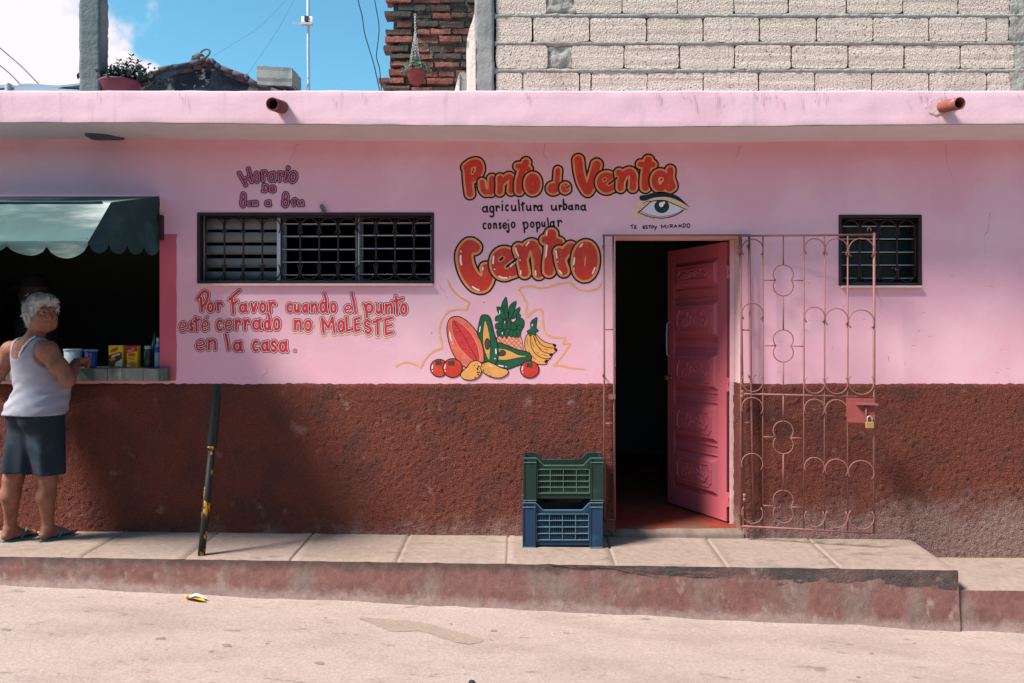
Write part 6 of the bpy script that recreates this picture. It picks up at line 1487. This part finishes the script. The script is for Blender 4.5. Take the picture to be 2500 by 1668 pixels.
# --- the woman
zf = z_wall(-3.0)*.6+z_edge(-3.0)*.4+.012              # top of her soles
wo = thing('person', 'white haired woman in grey vest and navy shorts looking back over her shoulder', 'person', (-3.2, -.25, zf-.012))
hR = np.array(P(103, 1314, -.262)); hL = np.array(P(11, 1312, -.285)); hR[2] = hL[2] = zf
fd = v3(.42, .91, 0); fd /= np.linalg.norm(fd); sd = v3(fd[1], -fd[0], 0)
def pp(px, py, y): return np.array(P(px, py, y))
Bd = Vol((-4.15, -.74, zf-.03), (-2.78, .34, zf+1.68), .0062)
pel = pp(92, 1000, -.30); ch = pp(84, 900, -.295); nk = pp(76, 838, -.30)
shR = pp(116, 858, -.405); shL = pp(28, 858, -.19)
sx_ = (shR-shL); sx_[2] = 0; sx_ /= np.linalg.norm(sx_); fx_ = v3(-sx_[1], sx_[0], 0)     # body right, body front
MB_ = np.stack([sx_, fx_, v3(0, 0, 1)], 1)
# torso
Bd.ell(pel+v3(0, 0, .02), (.170, .130, .14), .03, MB_); Bd.ell(pel+fx_*(-.045)+sx_*.07+v3(0, 0, -.03), (.10, .10, .11), .03, MB_); Bd.ell(pel+fx_*(-.045)-sx_*.07+v3(0, 0, -.03), (.10, .10, .11), .03, MB_)
Bd.ell(pel*.5+ch*.5+fx_*.045, (.158, .14, .17), .05, MB_); Bd.ell(ch+fx_*.02, (.158, .122, .17), .05, MB_); Bd.ell(ch+fx_*.10+v3(0, 0, .0), (.14, .07, .07), .05, MB_)
Bd.ell(ch+v3(0, 0, .095)+fx_*(-.01), (.165, .092, .09), .05, MB_)
for s_, sh_ in ((1, shR), (-1, shL)):
    Bd.cap(nk+v3(0, 0, -.01), sh_+v3(0, 0, .012), .05, .05, .04); Bd.ell(sh_, (.062, .062, .062), .03)
# neck and head
hc = pp(103, 766, -.335)
HM = rotm(R(180-54), R(-4), R(4))
Bd.cap(nk+v3(0, 0, -.02), hc+HM@v3(0, -.03, -.06), .058, .052, .03)
head(Bd, hc, HM, 1.0)
# right arm: elbow bent, forearm on the counter
elR = pp(166, 928, -.41); wrR = np.array((P(186, 905, -.145))); wrR[2] = CT+.045
Bd.cap(shR, shR*.45+elR*.55, .060, .056, .02); Bd.cap(shR*.45+elR*.55, elR, .056, .043, .02); Bd.cap(elR, elR*.45+wrR*.55, .045, .041, .015); Bd.cap(elR*.45+wrR*.55, wrR, .041, .026, .015)
dR = v3(.15, 1, .12); hand(Bd, wrR, dR, v3(-.5, .1, 1), v3(-1, .35, -.3), .95, 1.0)
# left arm, going out of the picture to the counter
elL = pp(-26, 945, -.17); wrL = np.array(P(-44, 905, .02)); wrL[2] = CT+.035
Bd.cap(shL, shL*.5+elL*.5, .056, .05, .02); Bd.cap(shL*.5+elL*.5, elL, .05, .041, .02); Bd.cap(elL, elL*.5+wrL*.5, .042, .037, .015); Bd.cap(elL*.5+wrL*.5, wrL, .037, .026, .015)
hand(Bd, wrL, v3(-.2, 1, -.05), v3(0, .1, 1), v3(1, .2, 0), .25, 1.0)
# legs
hipR = pel+sx_*.085+v3(0, 0, -.07); hipL = pel-sx_*.085+v3(0, 0, -.07)
knR = np.array(P(116, 1170, -.275)); knL = np.array(P(32, 1168, -.29))
anR = hR+v3(0, 0, .085)+fd*.035; anL = hL+v3(0, 0, .085)+fd*.035
for hp_, kn, an, hl in ((hipR, knR, anR, hR), (hipL, knL, anL, hL)):
    Bd.cap(hp_, kn, .098, .060, .03); m1 = kn*.66+an*.34-fd*.014; m2 = kn*.25+an*.75-fd*.002
    Bd.cap(kn, m1, .056, .058, .02); Bd.cap(m1, m2, .057, .037, .02); Bd.cap(m2, an, .036, .033, .01); Bd.cap(kn+fd*.02, an+fd*.006, .04, .026, .02)
    for q_ in (1, -1): Bd.ell(an+sd*q_*.026+v3(0, 0, -.004), (.016, .016, .018), .01)
    Bd.cap(hl+fd*.012+v3(0, 0, .030), an+v3(0, 0, -.01), .031, .032, .015); Bd.cap(an+fd*.0+v3(0, 0, -.02), hl+fd*.135+v3(0, 0, .026), .034, .026, .02); Bd.cap(hl+fd*.02+v3(0, 0, .024), hl+fd*.15+v3(0, 0, .022), .028, .034, .015, fl=((0, 0, 1), .66))
    for i, (o, l, r) in enumerate(((-.026, .215, .0135), (-.008, .216, .010), (.008, .207, .0095), (.022, .196, .009), (.034, .182, .0085))):
        if hl is hL: o = -o
        o = -o
        Bd.cap(hl+fd*.15+sd*o*.9+v3(0, 0, .020), hl+fd*l+sd*o+v3(0, 0, r+.001), r*1.1, r, .004)
w_ = Bd.win((-9, -9, -9), (9, 9, zf+.0)); Bd.d[:, :, :int((zf-Bd.lo[2])/Bd.h)+1] = np.maximum(Bd.d[:, :, :int((zf-Bd.lo[2])/Bd.h)+1], .002)
body = skin('body', Bd, skin_m, wo)
eyes(hc, HM, wo)
# clothing: shells that follow the body
X, Y, Z = np.meshgrid(*Bd.ax, indexing='ij')
def loc_(p): return (X-p[0])*sx_[0]+(Y-p[1])*sx_[1], (X-p[0])*fx_[0]+(Y-p[1])*fx_[1], Z-p[2]
lx, ly, lz = loc_(pel)
fold = .0030*np.sin(lz*95+6*lx*2+3*np.sin(lx*21+ly*17))*np.clip((.30-lz)/.2, 0, 1)+.0016*np.sin(lz*60-lx*44+2)*np.clip((.34-lz)/.2, 0, 1)
T = Vol(Bd.lo, Bd.lo+(Bd.n-1)*Bd.h, Bd.h)
# torso-only field
for a in (((pel+v3(0, 0, .02)), (.176, .140, .15)), (pel+fx_*(-.045)+sx_*.07+v3(0, 0, -.03), (.104, .104, .113)), (pel+fx_*(-.045)-sx_*.07+v3(0, 0, -.03), (.104, .104, .113)), (pel*.5+ch*.5+fx_*.045, (.165, .147, .175)), (ch+fx_*.02, (.165, .13, .175)), (ch+fx_*.10, (.145, .075, .075)), (ch+v3(0, 0, .095)+fx_*(-.01), (.160, .098, .09))): T.ell(a[0], a[1], .05, MB_)
for s_, sh_ in ((1, shR), (-1, shL)): T.cap(nk+v3(0, 0, -.01)+sx_*s_*.05, (nk+sh_)/2+v3(0, 0, .005), .05, .05, .03)
tf = T.d-.008-.012*np.clip((.12-lz)/.15, 0, 1).astype(np.float32)+fold.astype(np.float32)
hem = pel[2]-.035+.02*lx-.03*ly
cut = np.maximum(hem-Z, 0)
# neckline scoop at the back and armholes
ncx = (X-nk[0]); ncl = ((X-nk[0])*sx_[0]+(Y-nk[1])*sx_[1]); nz_ = Z-nk[2]
scoop = .098-np.sqrt(ncl**2+((nz_-.01)/1.18)**2)               # >0 inside scoop cylinder along body front/back
arm = np.maximum(*[(.088-np.sqrt(((X-sh_[0])*sx_[0]+(Y-sh_[1])*sx_[1]-s_*.030)**2+((Z-sh_[2]+.015)/1.25)**2)) for s_, sh_ in ((1, shR), (-1, shL))])
tf = np.maximum.reduce([tf, hem-Z, scoop.astype(np.float32), arm.astype(np.float32)])
T.d = tf.astype(np.float32); T.d[[0, -1]] = 1; T.d[:, [0, -1]] = 1; T.d[:, :, [0, -1]] = 1
skin('vest', T, tank_m, wo)
# shorts
S = Vol(Bd.lo, Bd.lo+(Bd.n-1)*Bd.h, Bd.h)
S.ell(pel+v3(0, 0, .02), (.178, .142, .13), .03, MB_); S.ell(pel+fx_*(-.045)+sx_*.07+v3(0, 0, -.03), (.11, .108, .12), .03, MB_); S.ell(pel+fx_*(-.045)-sx_*.07+v3(0, 0, -.03), (.11, .108, .12), .03, MB_)
hemR = np.array(P(121, 1156, -.295)); hemL = np.array(P(46, 1150, -.30))
for hp_, hm in ((hipR, hemR), (hipL, hemL)): S.cap(hp_+v3(0, 0, .02), hm+(hm-hp_)*.25, .112, .095, .028)
zl = np.where(lx > -.01, hemR[2], hemL[2]-.002)+.004*np.sin(lx*30)
fs = (.009*np.sin(lx*38+ly*30+1)*np.clip((-.05-lz)/.25, 0, 1)).astype(np.float32)
S.d = np.maximum.reduce([S.d+fs, (zl-Z).astype(np.float32), (Z-pel[2]-.04).astype(np.float32)]); S.d[[0, -1]] = 1; S.d[:, [0, -1]] = 1; S.d[:, :, [0, -1]] = 1
skin('shorts', S, short_m, wo)
# brassiere strap showing over the right shoulder blade
bm = B(); pth = []
for t_ in np.linspace(0, 1, 16):
    o = nk+sx_*(.085-.05*t_**.8)+v3(0, 0, .045-.17*t_)-fx_*.22
    best = None
    for s_ in np.arange(0, .34, .002):
        p_ = o+fx_*s_; ix = tuple(np.clip(np.round((p_-Bd.lo)/Bd.h).astype(int), 0, Bd.n-1))
        if min(Bd.d[ix], 9) < .004: best = p_; break
    if best is not None: pth.append(Vector(best))
if len(pth) > 3: tube(bm, pth, .0065, 8)
obj('bra_strap', bm, strap_m, wo, True)
# hair: short, thick, swept back
Hh = Vol(hc-.17, hc+.18, .005); hq = lambda x, y, z: hc+HM@v3(x, y, z)
Hh.ell(hq(0, -.026, .046), (.088, .104, .086), .01, HM); Hh.ell(hq(0, -.075, -.022), (.07, .05, .075), .03, HM)
for s_ in (1, -1): Hh.ell(hq(s_*.068, -.034, .0), (.024, .05, .062), .02, HM); Hh.ell(hq(s_*.062, .026, .034), (.022, .036, .036), .02, HM)
Hh.ell(hq(.01, .056, .092), (.066, .040, .030), .02, HM); Hh.ell(hq(-.045, .062, .078), (.03, .028, .026), .02, HM); Hh.ell(hq(0, -.095, -.07), (.05, .024, .03), .02, HM)
Hh.ell(hq(.05, .05, .084), (.03, .034, .026), .02, HM)
xx, yy, zz = Hh.xyz(tuple(slice(None) for _ in range(3))); pl_ = np.stack([xx-hc[0], yy-hc[1], zz-hc[2]], -1)@HM
Hh.d += (.0035*np.sin(pl_[..., 1]*70+5*pl_[..., 2]*9+3*np.sin(pl_[..., 0]*40))+.002*np.sin(pl_[..., 0]*140+pl_[..., 1]*70)+.002*np.sin(pl_[..., 2]*210+pl_[..., 0]*90)).astype(np.float32)
face = np.sqrt((pl_[..., 0]/.060)**2+((pl_[..., 1]-.112)/.075)**2+((pl_[..., 2]+.038)/.098)**2)-1
Hh.d = np.maximum(Hh.d, (-face*.06).astype(np.float32)); Hh.d[[0, -1]] = 1; Hh.d[:, [0, -1]] = 1; Hh.d[:, :, [0, -1]] = 1
ho_ = skin('hair', Hh, hair_m, wo)
rg = random.Random(4); bm = B(); hv = [v for v in ho_.data.vertices]; wl = origin(wo)
for v in rg.sample(hv, min(len(hv), 900)):          # loose locks combed back over the cap of hair
    p_ = v.co+wl; n_ = v.normal; bk = Vector(HM@v3(rg.gauss(0, .5), -1, -.35+rg.gauss(0, .5))); bk = (bk-n_*bk.dot(n_))
    if bk.length < .2: continue
    bk.normalize(); l = rg.uniform(.018, .042); sd_ = n_.cross(bk)*rg.uniform(.0014, .003); lift = rg.uniform(.002, .009); q_ = []
    for t_ in (0, .33, .66, 1):
        c_ = p_+bk*l*t_+n_*(.001+lift*math.sin(t_*2.4))+sd_*2.2*math.sin(t_*5+v.index); q_.append((bm.verts.new(c_-sd_*(1-.7*t_)), bm.verts.new(c_+sd_*(1-.7*t_))))
    for a_, b_ in zip(q_, q_[1:]): bm.faces.new((a_[0], a_[1], b_[1], b_[0]))
obj('hair_locks', bm, hair_m, wo, None)
bm = B(); tube(bm, [Vector(hq(.094*math.cos(a), -.045+.02*math.sin(a), .05+.095*math.sin(a))) for a in np.linspace(.2, 2.9, 20)], .004, 6); obj('hairband', bm, cap_m, wo, True)
bm = B(); c_ = hq(.078, -.004, -.038); lathe(bm, Vector(c_), [(.001, -.006), (.006, 0), (.001, .006)], 8); obj('earring', bm, gold, wo, True)
# flip-flops
for hl, mir in ((hR, 1), (hL, -1)):
    bm = B(); o2 = []
    for a in np.linspace(0, 2*math.pi, 28, endpoint=False):
        u_ = .105+.125*math.cos(a); w__ = (.036+.012*math.cos(a))*math.sin(a)
        o2.append(Vector(hl+fd*u_+sd*(w__-.003*mir)+v3(0, 0, -.001)))
    prism(bm, o2, (0, 0, -.014)); ff = obj('flip_flop', bm, flop_m, wo)
    bm = B(); a_ = hl+fd*.165+v3(0, 0, .010)
    for q_ in (1, -1): tube(bm, [Vector(a_), Vector(hl+fd*.135+sd*q_*.026+v3(0, 0, .049)), Vector(hl+fd*.085+sd*q_*.040+v3(0, 0, .0))], [.005, .0085, .006], 8)
    obj('strap', bm, flop_m, ff, True)
bm = B(); c_ = elR*.7+shR*.3; obj('elbow_patch', bm, strap_m, wo) if False else bm.free()

# --- the vendor inside the dark hatch, seen as a dim shape with a peaked cap turned to the left
yv = .62; vc = np.array(P(84, 712, yv)); fzv = EZ-1.345
ve = thing('person', 'dim figure in a dark peaked cap standing inside the unlit hatch', 'person', (vc[0], yv, fzv))
VB = Vol((vc[0]-.42, yv-.40, fzv), (vc[0]+.42, yv+.30, vc[2]+.22), .010)
HV = rotm(R(-82), 0, 0); head(VB, vc, HV, 1.06)
fv = v3(-.6, -.8, 0); rv = v3(-.8, .6, 0)*-1; MV = np.stack([rv, -fv*-1, v3(0, 0, 1)], 1)
n0 = vc+v3(.015, 0, -.19)
VB.cap(vc+v3(.02, 0, -.07), n0, .055, .06, .03); VB.ell(n0+v3(0, 0, -.17), (.19, .12, .2), .05, MV); VB.ell(n0+v3(0, 0, -.42), (.165, .12, .2), .05, MV); VB.ell(n0+v3(0, 0, -.60), (.17, .125, .13), .04, MV)
for s_ in (1, -1):
    sh_ = n0+rv*s_*.19+v3(0, 0, -.07); el_ = sh_+v3(0, 0, -.29)+rv*s_*.04-fv*.02; wr_ = el_+fv*.2+v3(0, 0, .04)-rv*s_*.05
    VB.cap(n0, sh_, .05, .055, .04); VB.cap(sh_, el_, .055, .042, .02); VB.cap(el_, wr_, .042, .03, .02); hand(VB, wr_, fv, v3(0, 0, 1), -rv*s_, .35, 1.05)
    hp_ = n0+v3(0, 0, -.68)+rv*s_*.09; kn = hp_+v3(0, 0, -.36); fl_ = np.array([kn[0], kn[1], fzv+.06]); VB.cap(hp_, kn, .09, .06, .03); VB.cap(kn, fl_, .058, .04, .03); VB.cap(fl_, fl_+fv*.15+v3(0, 0, -.02), .04, .035, .02)
VB.d[[0, -1]] = 1; VB.d[:, [0, -1]] = 1; VB.d[:, :, [0, -1]] = 1
skin('body', VB, dskin_m, ve)
CV = Vol(VB.lo, VB.lo+(VB.n-1)*VB.h, VB.h); CV.d = VB.d-.014; xx, yy, zz = CV.xyz(tuple(slice(None) for _ in range(3)))
wr_lim = np.sqrt((xx-n0[0])**2+(yy-n0[1])**2)-.29
CV.d = np.maximum.reduce([CV.d, (zz-n0[2]-.005).astype(np.float32), (n0[2]-.72-zz).astype(np.float32), wr_lim.astype(np.float32)]); CV.d[[0, -1]] = 1; CV.d[:, [0, -1]] = 1; CV.d[:, :, [0, -1]] = 1
skin('shirt', CV, dcloth_m, ve)
KV = Vol(vc-.22, vc+.22, .006); KV.ell(vc+HV@v3(0, -.01, .052), (.088, .108, .086), .01, HV); xx, yy, zz = KV.xyz(tuple(slice(None) for _ in range(3))); KV.d = np.maximum(KV.d, (vc[2]+.03-zz).astype(np.float32)); KV.cap(vc+HV@v3(-.045, .085, .04), vc+HV@v3(-.03, .165, .028), .012, .010, .01); KV.cap(vc+HV@v3(.045, .085, .04), vc+HV@v3(.03, .165, .028), .012, .010, .01); KV.cap(vc+HV@v3(0, .085, .046), vc+HV@v3(0, .172, .032), .02, .012, .02)
skin('peaked_cap', KV, cap_m, ve)
